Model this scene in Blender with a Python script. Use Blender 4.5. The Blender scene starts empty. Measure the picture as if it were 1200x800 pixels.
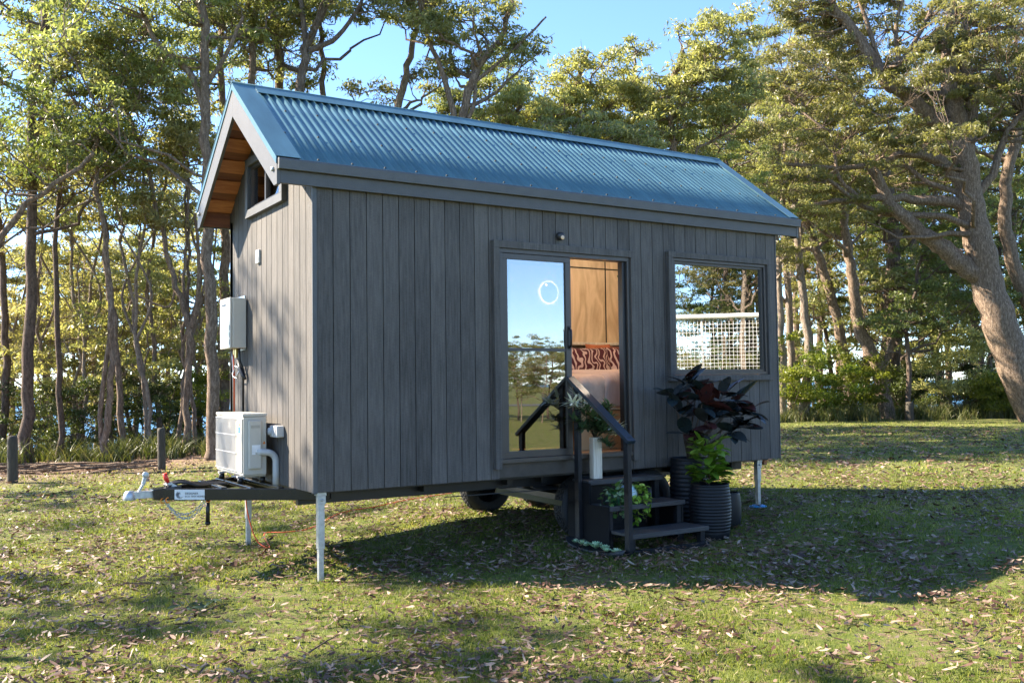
import bpy, bmesh, math, random
import numpy as np
from mathutils import Vector, Matrix
R = math.radians
PI = math.pi
rnd = random.Random(7)

# ------------------------------------------------------------------ camera, sky, sun, exposure
sc = bpy.context.scene
C = sc.collection
cam_d = bpy.data.cameras.new('camera')
cam = bpy.data.objects.new('camera', cam_d); C.objects.link(cam)
CAM = np.array([-2.8264, -7.5483, 1.613])
CF, CP, CRL, CY = 1116.94, 0.0450, -0.0130, 1.0061
_d = np.array([math.cos(CY), math.sin(CY), 0]); _r = np.array([math.sin(CY), -math.cos(CY), 0]); _u = np.array([0, 0, 1.])
_F = _d*math.cos(CP)+_u*math.sin(CP); _U = _u*math.cos(CP)-_d*math.sin(CP)
_R = _r*math.cos(CRL)+_U*math.sin(CRL); _U2 = _U*math.cos(CRL)-_r*math.sin(CRL)
m = Matrix.Identity(4)
for i in range(3):
    m[i][0] = _R[i]; m[i][1] = _U2[i]; m[i][2] = -_F[i]; m[i][3] = CAM[i]
cam.matrix_world = m
cam_d.sensor_width = 36; cam_d.lens = CF/1200*36; cam_d.sensor_fit = 'HORIZONTAL'
cam_d.clip_start = 0.05; cam_d.clip_end = 60000
sc.camera = cam

SUN_EL, SUN_AZ = R(36), R(-45)           # azimuth clockwise from +Y
S = np.array([math.sin(SUN_AZ)*math.cos(SUN_EL), math.cos(SUN_AZ)*math.cos(SUN_EL), math.sin(SUN_EL)])
w = bpy.data.worlds.new('World'); sc.world = w; w.use_nodes = True
nt = w.node_tree; nt.nodes.clear()
sky = nt.nodes.new('ShaderNodeTexSky'); sky.sky_type = 'NISHITA'; sky.sun_disc = False
sky.sun_elevation = SUN_EL; sky.sun_rotation = SUN_AZ
sky.altitude = 2400; sky.air_density = 1.0; sky.dust_density = 0.3; sky.ozone_density = 5.0
bg = nt.nodes.new('ShaderNodeBackground'); bg.inputs[1].default_value = 0.105
wo = nt.nodes.new('ShaderNodeOutputWorld')
nt.links.new(sky.outputs[0], bg.inputs[0]); nt.links.new(bg.outputs[0], wo.inputs[0])
sl = bpy.data.lights.new('sun', 'SUN'); sl.energy = 5.0; sl.angle = R(0.53); sl.color = (1.0, 0.88, 0.71)
so = bpy.data.objects.new('sun', sl); C.objects.link(so)
so.rotation_euler = Vector(S.tolist()).to_track_quat('Z', 'Y').to_euler()
vs = sc.view_settings
vs.view_transform = 'Standard'; vs.look = 'None'; vs.gamma = 1; vs.use_curve_mapping = False
vs.exposure = 2.22
sc.render.engine = 'CYCLES'
cy = sc.cycles
cy.max_bounces = 8; cy.diffuse_bounces = 3; cy.glossy_bounces = 4; cy.transmission_bounces = 5; cy.transparent_max_bounces = 10
cy.use_denoising = True; cy.caustics_reflective = False; cy.caustics_refractive = False
cy.sample_clamp_indirect = 4

# ------------------------------------------------------------------ helpers
def tag(o, label=None, cat=None, group=None, kind=None):
    if label: o['label'] = label
    if cat: o['category'] = cat
    if group: o['group'] = group
    if kind: o['kind'] = kind
    return o
def empty(name, loc=(0, 0, 0), rz=0, label=None, cat=None, group=None):
    o = bpy.data.objects.new(name, None); C.objects.link(o)
    o.location = loc; o.rotation_euler = (0, 0, rz); o.empty_display_size = .1
    return tag(o, label, cat, group)
def copy_tree(o, parent=None):
    c = o.copy(); C.objects.link(c)
    if parent: c.parent = parent
    for ch in o.children: copy_tree(ch, c)
    return c
def np_mesh(name, V, Fq, var=None, smooth=False):
    """V (n,3) array, Fq (m,k) array of faces of equal size"""
    me = bpy.data.meshes.new(name)
    V = np.asarray(V, dtype=np.float32); Fq = np.asarray(Fq, dtype=np.int32)
    n, k = Fq.shape
    me.vertices.add(len(V)); me.vertices.foreach_set('co', V.ravel())
    me.loops.add(n*k); me.loops.foreach_set('vertex_index', Fq.ravel())
    me.polygons.add(n); me.polygons.foreach_set('loop_start', np.arange(0, n*k, k, dtype=np.int32))
    me.polygons.foreach_set('loop_total', np.full(n, k, dtype=np.int32))
    if smooth: me.polygons.foreach_set('use_smooth', np.ones(n, dtype=bool))
    if var is not None:
        a = me.attributes.new('var', 'FLOAT', 'FACE'); a.data.foreach_set('value', np.asarray(var, dtype=np.float32))
    me.update(calc_edges=True)
    return me
def link(name, me, mat, parent=None, loc=None):
    o = bpy.data.objects.new(name, me); C.objects.link(o)
    for mm in (mat if isinstance(mat, (list, tuple)) else [mat]): me.materials.append(mm)
    if parent: o.parent = parent
    if loc is not None: o.location = loc
    return o
class MB:
    def __init__(s): s.v = []; s.f = []; s.sm = []; s.mi = []; s.m = 0
    def add(s, V, Fs, smooth=False):
        b = len(s.v); s.v += [tuple(map(float, p)) for p in V]
        for f in Fs: s.f.append([b+i for i in f]); s.sm.append(smooth); s.mi.append(s.m)
        return s
    def box(s, x0, x1, y0, y1, z0, z1):
        V = [(x0,y0,z0),(x1,y0,z0),(x1,y1,z0),(x0,y1,z0),(x0,y0,z1),(x1,y0,z1),(x1,y1,z1),(x0,y1,z1)]
        return s.add(V, [(0,3,2,1),(4,5,6,7),(0,1,5,4),(1,2,6,5),(2,3,7,6),(3,0,4,7)])
    def beam(s, a, b, w, h, up=(0, 0, 1)):
        """box bar from a to b, w across, h along up"""
        a = Vector(a); b = Vector(b); d = (b-a).normalized(); u = Vector(up)
        sd = d.cross(u).normalized(); u2 = sd.cross(d).normalized()
        V = []
        for p in (a, b):
            for sx, sy in ((-1,-1),(1,-1),(1,1),(-1,1)):
                V.append(p+sd*(sx*w/2)+u2*(sy*h/2))
        return s.add(V, [(0,1,2,3),(7,6,5,4),(0,4,5,1),(1,5,6,2),(2,6,7,3),(3,7,4,0)])
    def prism(s, poly, axis, a0, a1):
        """poly of 2-tuples in the two other axes (in order), extruded along axis"""
        def P(p, a):
            return (a, p[0], p[1]) if axis == 0 else ((p[0], a, p[1]) if axis == 1 else (p[0], p[1], a))
        n = len(poly); V = [P(p, a0) for p in poly]+[P(p, a1) for p in poly]
        Fs = [tuple(range(n-1, -1, -1)), tuple(range(n, 2*n))]
        for i in range(n): j = (i+1) % n; Fs.append((i, j, n+j, n+i))
        return s.add(V, Fs)
    def tube(s, pts, rad, n=8, caps=True, smooth=True):
        pts = [Vector(p) for p in pts]; k = len(pts)
        if not isinstance(rad, (list, tuple, np.ndarray)): rad = [rad]*k
        V = []; t0 = None; nrm = None
        for i, p in enumerate(pts):
            t = (pts[min(i+1, k-1)]-pts[max(i-1, 0)]).normalized()
            if nrm is None: nrm = t.orthogonal().normalized()
            nrm = (nrm-t*nrm.dot(t)).normalized(); bn = t.cross(nrm)
            for j in range(n):
                a = 2*PI*j/n; V.append(p+(nrm*math.cos(a)+bn*math.sin(a))*rad[i])
        Fs = []
        for i in range(k-1):
            for j in range(n):
                jj = (j+1) % n; Fs.append((i*n+j, i*n+jj, (i+1)*n+jj, (i+1)*n+j))
        s.add(V, Fs, smooth)
        if caps:
            b = len(s.v)-k*n
            s.f.append([b+j for j in range(n-1, -1, -1)]); s.sm.append(False); s.mi.append(s.m)
            s.f.append([b+(k-1)*n+j for j in range(n)]); s.sm.append(False); s.mi.append(s.m)
        return s
    def lathe(s, prof, n=24, c=(0, 0, 0), axis=2, smooth=True):
        V = []; k = len(prof)
        for r_, h in prof:
            for j in range(n):
                a = 2*PI*j/n; x, y = r_*math.cos(a), r_*math.sin(a)
                p = (x, y, h) if axis == 2 else ((x, h, y) if axis == 1 else (h, x, y))
                V.append((c[0]+p[0], c[1]+p[1], c[2]+p[2]))
        Fs = [(i*n+j, i*n+(j+1) % n, (i+1)*n+(j+1) % n, (i+1)*n+j) for i in range(k-1) for j in range(n)]
        if axis == 1: Fs = [f[::-1] for f in Fs]
        return s.add(V, Fs, smooth)
    def build(s, name, mat, parent=None, bevel=0, loc=None, var=None):
        me = bpy.data.meshes.new(name); me.from_pydata(s.v, [], s.f)
        me.polygons.foreach_set('use_smooth', s.sm); me.polygons.foreach_set('material_index', s.mi)
        if var is not None:
            a = me.attributes.new('var', 'FLOAT', 'FACE'); a.data.foreach_set('value', var)
        me.update()
        o = link(name, me, mat, parent, loc)
        if bevel:
            b = o.modifiers.new('bevel', 'BEVEL'); b.width = bevel; b.segments = 2; b.limit_method = 'ANGLE'; b.angle_limit = R(40)
        return o
def pixel_dir(px, py):
    v = _F*CF+_R*(px-600)-_U2*(py-400); return v/np.linalg.norm(v)
def at(px, depth, z=None):
    """ground plan point in direction px of the photo at a depth, used once to lay the garden out"""
    v = _F*CF+_R*(px-600)+_U2*(400-448); t = depth/(v@_F); p = CAM+v*t
    return np.array([p[0], p[1], gh(p[0], p[1]) if z is None else z])
def up_at(px, py, depth):
    v = _F*CF+_R*(px-600)-_U2*(py-400); return CAM+v*(depth/(v@_F))

# ------------------------------------------------------------------ materials
def new_mat(name):
    m = bpy.data.materials.new(name); m.use_nodes = True
    return m, m.node_tree, m.node_tree.nodes['Principled BSDF']
def mat(name, col, rough=.6, metal=0, var=.15, scale=8, bump=0, bscale=60, stretch=(1, 1, 1), spec=.5, coat=0):
    m, t, p = new_mat(name)
    tc = t.nodes.new('ShaderNodeTexCoord'); mp = t.nodes.new('ShaderNodeMapping'); mp.inputs['Scale'].default_value = stretch
    t.links.new(tc.outputs['Object'], mp.inputs[0])
    n = t.nodes.new('ShaderNodeTexNoise'); n.inputs['Scale'].default_value = scale; n.inputs['Detail'].default_value = 6; n.inputs['Roughness'].default_value = .65
    t.links.new(mp.outputs[0], n.inputs['Vector'])
    r = t.nodes.new('ShaderNodeValToRGB'); c = Vector(col[:3])
    r.color_ramp.elements[0].position = .3; r.color_ramp.elements[1].position = .7
    r.color_ramp.elements[0].color = (*(c*(1-var)), 1); r.color_ramp.elements[1].color = (*[min(1, x*(1+var)) for x in c], 1)
    t.links.new(n.outputs[0], r.inputs[0]); t.links.new(r.outputs[0], p.inputs['Base Color'])
    p.inputs['Roughness'].default_value = rough; p.inputs['Metallic'].default_value = metal
    p.inputs['Specular IOR Level'].default_value = spec; p.inputs['Coat Weight'].default_value = coat
    if bump:
        n2 = t.nodes.new('ShaderNodeTexNoise'); n2.inputs['Scale'].default_value = bscale; n2.inputs['Detail'].default_value = 5
        t.links.new(mp.outputs[0], n2.inputs['Vector'])
        b = t.nodes.new('ShaderNodeBump'); b.inputs['Strength'].default_value = bump; b.inputs['Distance'].default_value = .01
        t.links.new(n2.outputs[0], b.inputs['Height']); t.links.new(b.outputs[0], p.inputs['Normal'])
    return m
def leaf_mat(name, cols, trans=.35, rough=.45, spec=.35, tint=(1.1, 1.15, .5)):
    """leaf colours picked per leaf from the face attribute 'var' """
    m, t, p = new_mat(name)
    a = t.nodes.new('ShaderNodeAttribute'); a.attribute_name = 'var'
    r = t.nodes.new('ShaderNodeValToRGB'); e = r.color_ramp.elements
    while len(e) < len(cols): e.new(.5)
    for i, c in enumerate(cols): e[i].position = i/(len(cols)-1); e[i].color = (*c, 1)
    t.links.new(a.outputs['Fac'], r.inputs[0])
    oi = t.nodes.new('ShaderNodeObjectInfo'); hs = t.nodes.new('ShaderNodeHueSaturation')
    m1 = t.nodes.new('ShaderNodeMapRange'); m1.inputs[3].default_value = .470; m1.inputs[4].default_value = .508; t.links.new(oi.outputs['Random'], m1.inputs[0]); t.links.new(m1.outputs[0], hs.inputs['Hue'])
    fr = t.nodes.new('ShaderNodeMath'); fr.operation = 'MULTIPLY'; fr.inputs[1].default_value = 7.31; fc = t.nodes.new('ShaderNodeMath'); fc.operation = 'FRACT'
    t.links.new(oi.outputs['Random'], fr.inputs[0]); t.links.new(fr.outputs[0], fc.inputs[0])
    m2 = t.nodes.new('ShaderNodeMapRange'); m2.inputs[3].default_value = .78; m2.inputs[4].default_value = 1.18; t.links.new(fc.outputs[0], m2.inputs[0]); t.links.new(m2.outputs[0], hs.inputs['Value'])
    t.links.new(r.outputs[0], hs.inputs['Color']); r = hs
    t.links.new(r.outputs[0], p.inputs['Base Color'])
    p.inputs['Roughness'].default_value = rough; p.inputs['Specular IOR Level'].default_value = spec
    tr = t.nodes.new('ShaderNodeBsdfTranslucent'); mx = t.nodes.new('ShaderNodeMixShader'); mx.inputs[0].default_value = trans
    mu = t.nodes.new('ShaderNodeMix'); mu.data_type = 'RGBA'; mu.blend_type = 'MULTIPLY'; mu.inputs[0].default_value = 1
    mu.inputs[7].default_value = (*tint, 1)
    t.links.new(r.outputs[0], mu.inputs[6]); t.links.new(mu.outputs[2], tr.inputs[0])
    t.links.new(p.outputs[0], mx.inputs[1]); t.links.new(tr.outputs[0], mx.inputs[2])
    t.links.new(mx.outputs[0], t.nodes['Material Output'].inputs[0])
    return m
def glass_mat(name, refl=.4, tint=(1, 1, 1)):
    m, t, p = new_mat(name); t.nodes.remove(p)
    g = t.nodes.new('ShaderNodeBsdfGlossy'); g.inputs['Roughness'].default_value = 0.0
    tc = t.nodes.new('ShaderNodeTexCoord'); n = t.nodes.new('ShaderNodeTexNoise'); n.inputs['Scale'].default_value = 1.6
    b = t.nodes.new('ShaderNodeBump'); b.inputs['Strength'].default_value = .012; b.inputs['Distance'].default_value = .02
    t.links.new(tc.outputs['Object'], n.inputs[0]); t.links.new(n.outputs[0], b.inputs['Height']); t.links.new(b.outputs[0], g.inputs['Normal'])
    tr = t.nodes.new('ShaderNodeBsdfTransparent'); tr.inputs[0].default_value = (*tint, 1)
    lw = t.nodes.new('ShaderNodeFresnel'); lw.inputs[0].default_value = 1.5
    ad = t.nodes.new('ShaderNodeMath'); ad.operation = 'ADD'; ad.use_clamp = True; ad.inputs[1].default_value = refl
    mx = t.nodes.new('ShaderNodeMixShader')
    t.links.new(lw.outputs[0], ad.inputs[0]); t.links.new(ad.outputs[0], mx.inputs[0])
    t.links.new(tr.outputs[0], mx.inputs[1]); t.links.new(g.outputs[0], mx.inputs[2])
    t.links.new(mx.outputs[0], t.nodes['Material Output'].inputs[0])
    return m
def emit_mat(name, col, s):
    m, t, p = new_mat(name); p.inputs['Emission Color'].default_value = (*col, 1); p.inputs['Emission Strength'].default_value = s
    p.inputs['Base Color'].default_value = (*col, 1)
    return m
def clad_mat(name, col):
    """rough sawn stained boards: long vertical streaks, fine cross saw marks, board to board change"""
    m, t, p = new_mat(name); N = t.nodes.new; L = t.links.new
    tc = N('ShaderNodeTexCoord')
    def noise(sc_, st, det=6, ro=.6):
        mp = N('ShaderNodeMapping'); mp.inputs['Scale'].default_value = st; L(tc.outputs['Object'], mp.inputs[0])
        n = N('ShaderNodeTexNoise'); n.inputs['Scale'].default_value = sc_; n.inputs['Detail'].default_value = det; n.inputs['Roughness'].default_value = ro
        L(mp.outputs[0], n.inputs[0]); return n.outputs[0]
    streak = noise(9, (5, 5, .35)); saw = noise(40, (.6, .6, 6)); blot = noise(1.3, (1, 1, .7), 4)
    at_ = N('ShaderNodeAttribute'); at_.attribute_name = 'var'
    def math_(op, a, b):
        n = N('ShaderNodeMath'); n.operation = op
        for i, x in enumerate((a, b)):
            if isinstance(x, (int, float)): n.inputs[i].default_value = x
            else: L(x, n.inputs[i])
        return n.outputs[0]
    s = math_('ADD', math_('MULTIPLY', streak, .5), math_('MULTIPLY', saw, .28))
    s = math_('ADD', s, math_('MULTIPLY', blot, .32)); s = math_('ADD', s, math_('MULTIPLY', at_.outputs['Fac'], .10))
    r = N('ShaderNodeValToRGB'); e = r.color_ramp.elements; c = Vector(col)
    e[0].position = .44; e[1].position = .78
    e[0].color = (*(c*.50), 1); e[1].color = (*(c*1.55), 1)
    L(s, r.inputs[0]); L(r.outputs[0], p.inputs['Base Color'])
    p.inputs['Roughness'].default_value = .72; p.inputs['Specular IOR Level'].default_value = .35
    b = N('ShaderNodeBump'); b.inputs['Strength'].default_value = .55; b.inputs['Distance'].default_value = .004
    L(math_('ADD', streak, math_('MULTIPLY', saw, 1.2)), b.inputs['Height']); L(b.outputs[0], p.inputs['Normal'])
    return m
def wood_mat(name, dark, light, scale=2, stretch=(1, 1, 8), rough=.5, dist=6, bump=.0):
    m, t, p = new_mat(name); N = t.nodes.new; L = t.links.new
    tc = N('ShaderNodeTexCoord'); mp = N('ShaderNodeMapping'); mp.inputs['Scale'].default_value = stretch; L(tc.outputs['Object'], mp.inputs[0])
    n = N('ShaderNodeTexNoise'); n.inputs['Scale'].default_value = scale; n.inputs['Detail'].default_value = 5; n.inputs['Distortion'].default_value = 1.2
    L(mp.outputs[0], n.inputs[0])
    wv = N('ShaderNodeMath'); wv.operation = 'MULTIPLY'; wv.inputs[1].default_value = dist; L(n.outputs[0], wv.inputs[0])
    fr = N('ShaderNodeMath'); fr.operation = 'PINGPONG'; fr.inputs[1].default_value = 1; L(wv.outputs[0], fr.inputs[0])
    at_ = N('ShaderNodeAttribute'); at_.attribute_name = 'var'
    ad = N('ShaderNodeMath'); ad.operation = 'MULTIPLY_ADD'; ad.inputs[1].default_value = .7; L(fr.outputs[0], ad.inputs[0]); L(at_.outputs['Fac'], ad.inputs[2])
    r = N('ShaderNodeValToRGB'); r.color_ramp.elements[0].color = (*dark, 1); r.color_ramp.elements[1].color = (*light, 1)
    L(ad.outputs[0], r.inputs[0]); L(r.outputs[0], p.inputs['Base Color']); p.inputs['Roughness'].default_value = rough
    if bump:
        b = N('ShaderNodeBump'); b.inputs['Strength'].default_value = bump; b.inputs['Distance'].default_value = .01; L(n.outputs[0], b.inputs['Height']); L(b.outputs[0], p.inputs['Normal'])
    return m
def bark_mat(name, dark, light, patch=None):
    m, t, p = new_mat(name); N = t.nodes.new; L = t.links.new
    tc = N('ShaderNodeTexCoord'); mp = N('ShaderNodeMapping'); mp.inputs['Scale'].default_value = (7, 7, 2.2); L(tc.outputs['Object'], mp.inputs[0])
    n = N('ShaderNodeTexNoise'); n.inputs['Scale'].default_value = 3; n.inputs['Detail'].default_value = 8; n.inputs['Roughness'].default_value = .82; n.inputs['Distortion'].default_value = .35
    L(mp.outputs[0], n.inputs[0])
    r = N('ShaderNodeValToRGB'); e = r.color_ramp.elements; e[0].position = .38; e[1].position = .62
    e[0].color = (*dark, 1); e[1].color = (*light, 1)
    if patch: x = e.new(.52); x.color = (*patch, 1)
    L(n.outputs[0], r.inputs[0]); L(r.outputs[0], p.inputs['Base Color']); p.inputs['Roughness'].default_value = .85; p.inputs['Specular IOR Level'].default_value = .2
    b = N('ShaderNodeBump'); b.inputs['Strength'].default_value = 1.0; b.inputs['Distance'].default_value = .09; L(n.outputs[0], b.inputs['Height']); L(b.outputs[0], p.inputs['Normal'])
    return m

M_clad = clad_mat('charcoal_boards', (.096, .086, .077))
M_clad_end = M_clad
M_trim = mat('painted_trim', (.085, .085, .085), .55, var=.12, bump=.15, bscale=90)
M_fascia = mat('fascia_paint', (.072, .068, .064), .5, var=.12, bump=.15, bscale=90)
M_darkmetal = mat('dark_frame_metal', (.045, .043, .043), .4, .3, var=.1)
M_bronze = mat('bronze_frame_metal', (.075, .066, .06), .42, .4, var=.08)
M_black = mat('black_paint', (.008, .008, .009), .4, var=.2)
M_blackgloss = mat('black_gloss_steel', (.012, .012, .013), .22, var=.2)
M_blackwood = mat('black_stained_timber', (.014, .0145, .017), .42, var=.35, scale=5, bump=.3, bscale=30, stretch=(4, 1, 4), spec=.25)
M_rail = mat('handrail_paint', (.016, .026, .038), .3, var=.15)
M_roof = mat('blue_grey_steel', (.070, .150, .180), .36, .15, var=.20, scale=2.5, stretch=(3, .5, .5), bump=.03, bscale=25)
M_galv = mat('galvanised_steel', (.42, .44, .45), .42, .7, var=.18, scale=30)
M_white = mat('cream_enamel', (.56, .515, .435), .35, var=.04)
M_whitepl = mat('white_plastic', (.55, .54, .515), .4, var=.04)
M_grille = mat('grille_grey', (.42, .42, .42), .5, var=.05)
M_rubber = mat('tyre_rubber', (.015, .015, .016), .75, var=.3, bump=.4, bscale=40)
M_red = mat('red_plastic', (.65, .03, .02), .35)
M_orange = mat('orange_plastic', (.75, .22, .02), .4)
M_cord = mat('orange_cord_rubber', (.60, .10, .03), .5)
M_blue = mat('blue_plastic', (.05, .35, .72), .4)
M_ply = wood_mat('plywood', (.46, .34, .21), (.72, .57, .39), 1.3, (1.6, 1, .35), .5, 11)
M_cedar_lit = wood_mat('cedar_light', (.40, .13, .04), (.60, .25, .085), 5, (.6, 6, 6), .45, 5)  # cedar with the sunlit look put into its colour
M_cedar_shade = wood_mat('cedar_dark', (.16, .05, .02), (.26, .09, .03), 5, (.6, 6, 6), .5, 5)  # same cedar with shade put into its colour
M_floorwood = wood_mat('floor_timber', (.30, .14, .06), (.5, .26, .11), 3, (1, 8, 8), .35, 5)
M_palewood = wood_mat('pale_timber', (.55, .48, .38), (.75, .69, .58), 3, (5, 5, .7), .6, 7)
M_darkwood = wood_mat('walnut', (.10, .055, .03), (.2, .11, .06), 4, (1, 1, 6), .4, 5)
M_glass_door = glass_mat('door_glass', .26, (.36, .36, .37))
M_glass_win = glass_mat('window_glass', .48, (.4, .4, .4))
M_glass_gable = glass_mat('gable_glass', .10)
M_mirror = mat('mirror_silver', (.9, .9, .9), .02, 1, var=0)
M_lamp = emit_mat('warm_lamp_glow', (1, .76, .48), 2.0)
M_fill_light = emit_mat('downlight_glow', (1, .76, .48), 22)  # glowing disc of the fill lights added inside
M_soil = mat('potting_soil', (.03, .02, .012), .9, bump=.6)
M_bollard = mat('weathered_bollard', (.06, .05, .036), .85, var=.4, bump=.8, bscale=20, stretch=(3, 3, .6))
M_net = mat('white_net_cord', (.8, .8, .8), .5, var=.02)

EUC = leaf_mat('gum_leaves', [(.11, .135, .042), (.20, .225, .075), (.29, .305, .12), (.41, .405, .20)], .55, rough=.38, spec=.5, tint=(1.15, 1.18, .7))
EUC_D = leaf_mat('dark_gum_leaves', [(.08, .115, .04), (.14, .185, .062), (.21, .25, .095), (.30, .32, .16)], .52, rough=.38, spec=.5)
EUC_Y = leaf_mat('yellow_gum_leaves', [(.15, .16, .05), (.25, .255, .09), (.35, .345, .14), (.48, .455, .23)], .56, rough=.38, spec=.5, tint=(1.15, 1.15, .7))
SHRUB = leaf_mat('shrub_leaves', [(.07, .11, .014), (.13, .18, .024), (.19, .24, .036), (.26, .29, .06)], .48)
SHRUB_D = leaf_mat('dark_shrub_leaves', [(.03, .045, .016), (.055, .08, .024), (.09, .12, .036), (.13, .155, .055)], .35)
GRASSY = leaf_mat('strappy_leaves', [(.035, .05, .014), (.07, .09, .024), (.12, .13, .045), (.22, .19, .10)], .3)
BARK = bark_mat('grey_bark', (.09, .065, .05), (.30, .24, .19), (.19, .145, .11))
BARK_D = bark_mat('dark_bark', (.06, .044, .035), (.26, .19, .145))
BARK_P = bark_mat('pale_bark', (.16, .12, .09), (.44, .37, .30), (.32, .25, .19))
BARK_R = bark_mat('tan_bark', (.12, .08, .055), (.46, .35, .26), (.27, .195, .14))

# ------------------------------------------------------------------ ground, sea
def Sm(x, a, b):
    t = np.clip((np.asarray(x, float)-a)/(b-a), 0, 1); return t*t*(3-2*t)
def edge_gap(x, y):
    """metres past the brow of the bank towards the sea"""
    dx = np.asarray(x, float)-CAM[0]; dy = np.asarray(y, float)-CAM[1]
    d = np.hypot(dx, dy); az = np.degrees(np.arctan2(dy, dx))
    e = 24+ (46-24)*Sm(-az, -82, -32)
    e = e + 400*Sm(-az, -22, -5) + 60*Sm(az, 105, 150) + 400*(az < -60) + 60*(az>150)
    return d-e
def gh(x, y):
    x = np.asarray(x, float); y = np.asarray(y, float)
    z = .07*Sm(x, 0, 2.6)+.15*Sm(x, 3.4, 5.6)+.06*Sm(y, -.5, 2)*Sm(x, 1, 2.9)*(1-Sm(x, 3.4, 5.4))
    z = z+.02*np.sin(x*.9+1.3)*np.sin(y*.7)*Sm(np.hypot(x-3, y), 6, 12)
    g = np.clip(edge_gap(x, y), 0, None)
    return z-34*(1-np.exp(-g*g/(g+14)/60)) if z.ndim else float(z-34*(1-math.exp(-float(g)**2/(float(g)+14)/60)))
rr = np.concatenate([[0.0], 1.0*1.035**np.arange(0, 215)]); rr = rr[rr < 1500]
aa = np.linspace(0, 2*PI, 361)[:-1]
RR, AA = np.meshgrid(rr, aa, indexing='ij')
GX = CAM[0]+RR*np.cos(AA); GY = CAM[1]+RR*np.sin(AA); GZ = gh(GX, GY)
V = np.stack([GX, GY, GZ], -1).reshape(-1, 3); na = len(aa); nr = len(rr)
I, J = np.meshgrid(np.arange(nr-1), np.arange(na), indexing='ij'); J2 = (J+1) % na
Fq = np.stack([I*na+J, (I+1)*na+J, (I+1)*na+J2, I*na+J2], -1).reshape(-1, 4)
def ground_mat():
    m, t, p = new_mat('lawn_ground'); N = t.nodes.new; L = t.links.new
    tc = N('ShaderNodeTexCoord')
    def noise(s_, det=6, ro=.6, st=(1, 1, 1)):
        mp = N('ShaderNodeMapping'); mp.inputs['Scale'].default_value = st; L(tc.outputs['Object'], mp.inputs[0])
        n = N('ShaderNodeTexNoise'); n.inputs['Scale'].default_value = s_; n.inputs['Detail'].default_value = det; n.inputs['Roughness'].default_value = ro
        L(mp.outputs[0], n.inputs[0]); return n.outputs[0]
    def ramp(src, stops):
        r = N('ShaderNodeValToRGB'); e = r.color_ramp.elements
        while len(e) < len(stops): e.new(.5)
        for i, (q, c) in enumerate(stops): e[i].position = q; e[i].color = (*c, 1)
        L(src, r.inputs[0]); return r.outputs[0]
    g = ramp(noise(6, 8, .7), [(.3, (.06, .085, .016)), (.5, (.12, .15, .03)), (.7, (.20, .20, .06))])
    lt = ramp(noise(14, 8, .75), [(.3, (.10, .06, .04)), (.55, (.24, .165, .115)), (.75, (.40, .31, .24))])
    mk = ramp(noise(9, 10, .8), [(.50, (0, 0, 0)), (.60, (1, 1, 1))])
    mx = N('ShaderNodeMix'); mx.data_type = 'RGBA'; L(mk, mx.inputs[0]); L(g, mx.inputs[6]); L(lt, mx.inputs[7])
    # bark and leaf litter under the trees along the bank
    at_ = N('ShaderNodeAttribute'); at_.attribute_name = 'litter'
    m2 = N('ShaderNodeMix'); m2.data_type = 'RGBA'; L(at_.outputs['Fac'], m2.inputs[0]); L(mx.outputs[2], m2.inputs[6]); L(lt, m2.inputs[7])
    L(m2.outputs[2], p.inputs['Base Color']); p.inputs['Roughness'].default_value = .9; p.inputs['Specular IOR Level'].default_value = .15
    b = N('ShaderNodeBump'); b.inputs['Strength'].default_value = .8; b.inputs['Distance'].default_value = .05; L(noise(22, 8, .75), b.inputs['Height']); L(b.outputs[0], p.inputs['Normal'])
    return m
me = np_mesh('lawn', V, Fq, smooth=True)
gap = edge_gap(GX, GY)
AZ = np.degrees(np.arctan2(GY-CAM[1], GX-CAM[0]))
lit = (Sm(gap, -6.5, -3.5)*Sm(AZ, 55, 70)+Sm(gap, -2, 1)*(1-Sm(AZ, 55, 70))).reshape(-1)
a_ = me.attributes.new('litter', 'FLOAT', 'POINT'); a_.data.foreach_set('value', lit.astype(np.float32))
o = link('ground', me, ground_mat()); tag(o, kind='structure')
m_, t_, p_ = new_mat('sea_water'); p_.inputs['Base Color'].default_value = (.02, .10, .17, 1); p_.inputs['Roughness'].default_value = .35
n_ = t_.nodes.new('ShaderNodeTexNoise'); n_.inputs['Scale'].default_value = .15; n_.inputs['Detail'].default_value = 6
c_ = t_.nodes.new('ShaderNodeTexCoord'); t_.links.new(c_.outputs['Object'], n_.inputs[0])
b_ = t_.nodes.new('ShaderNodeBump'); b_.inputs['Strength'].default_value = .6; b_.inputs['Distance'].default_value = 1.0
t_.links.new(n_.outputs[0], b_.inputs['Height']); t_.links.new(b_.outputs[0], p_.inputs['Normal'])
mb = MB(); nn = 64
mb.add([(0, 0, -30)]+[(30000*math.cos(2*PI*i/nn), 30000*math.sin(2*PI*i/nn), -30) for i in range(nn)], [(0, i+1, (i+1) % nn+1) for i in range(nn)])
tag(mb.build('sea_water', m_), kind='structure')

# ------------------------------------------------------------------ the cabin on wheels
# x runs along the long wall, y across, z up; the near left corner stands at the origin
L_, W_ = 5.53, 2.40
ZB, ZT = .742, 3.33
SL = .92/1.22
ZE, YE = 3.50, -.03
def roof_z(y): return ZE+(min(y, 2.4-y)-YE)*SL
house = empty('tiny_house', (0, 0, 0), label='charcoal timber clad cabin on a trailer with blue grey corrugated gable roof', cat='tiny house')

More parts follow.
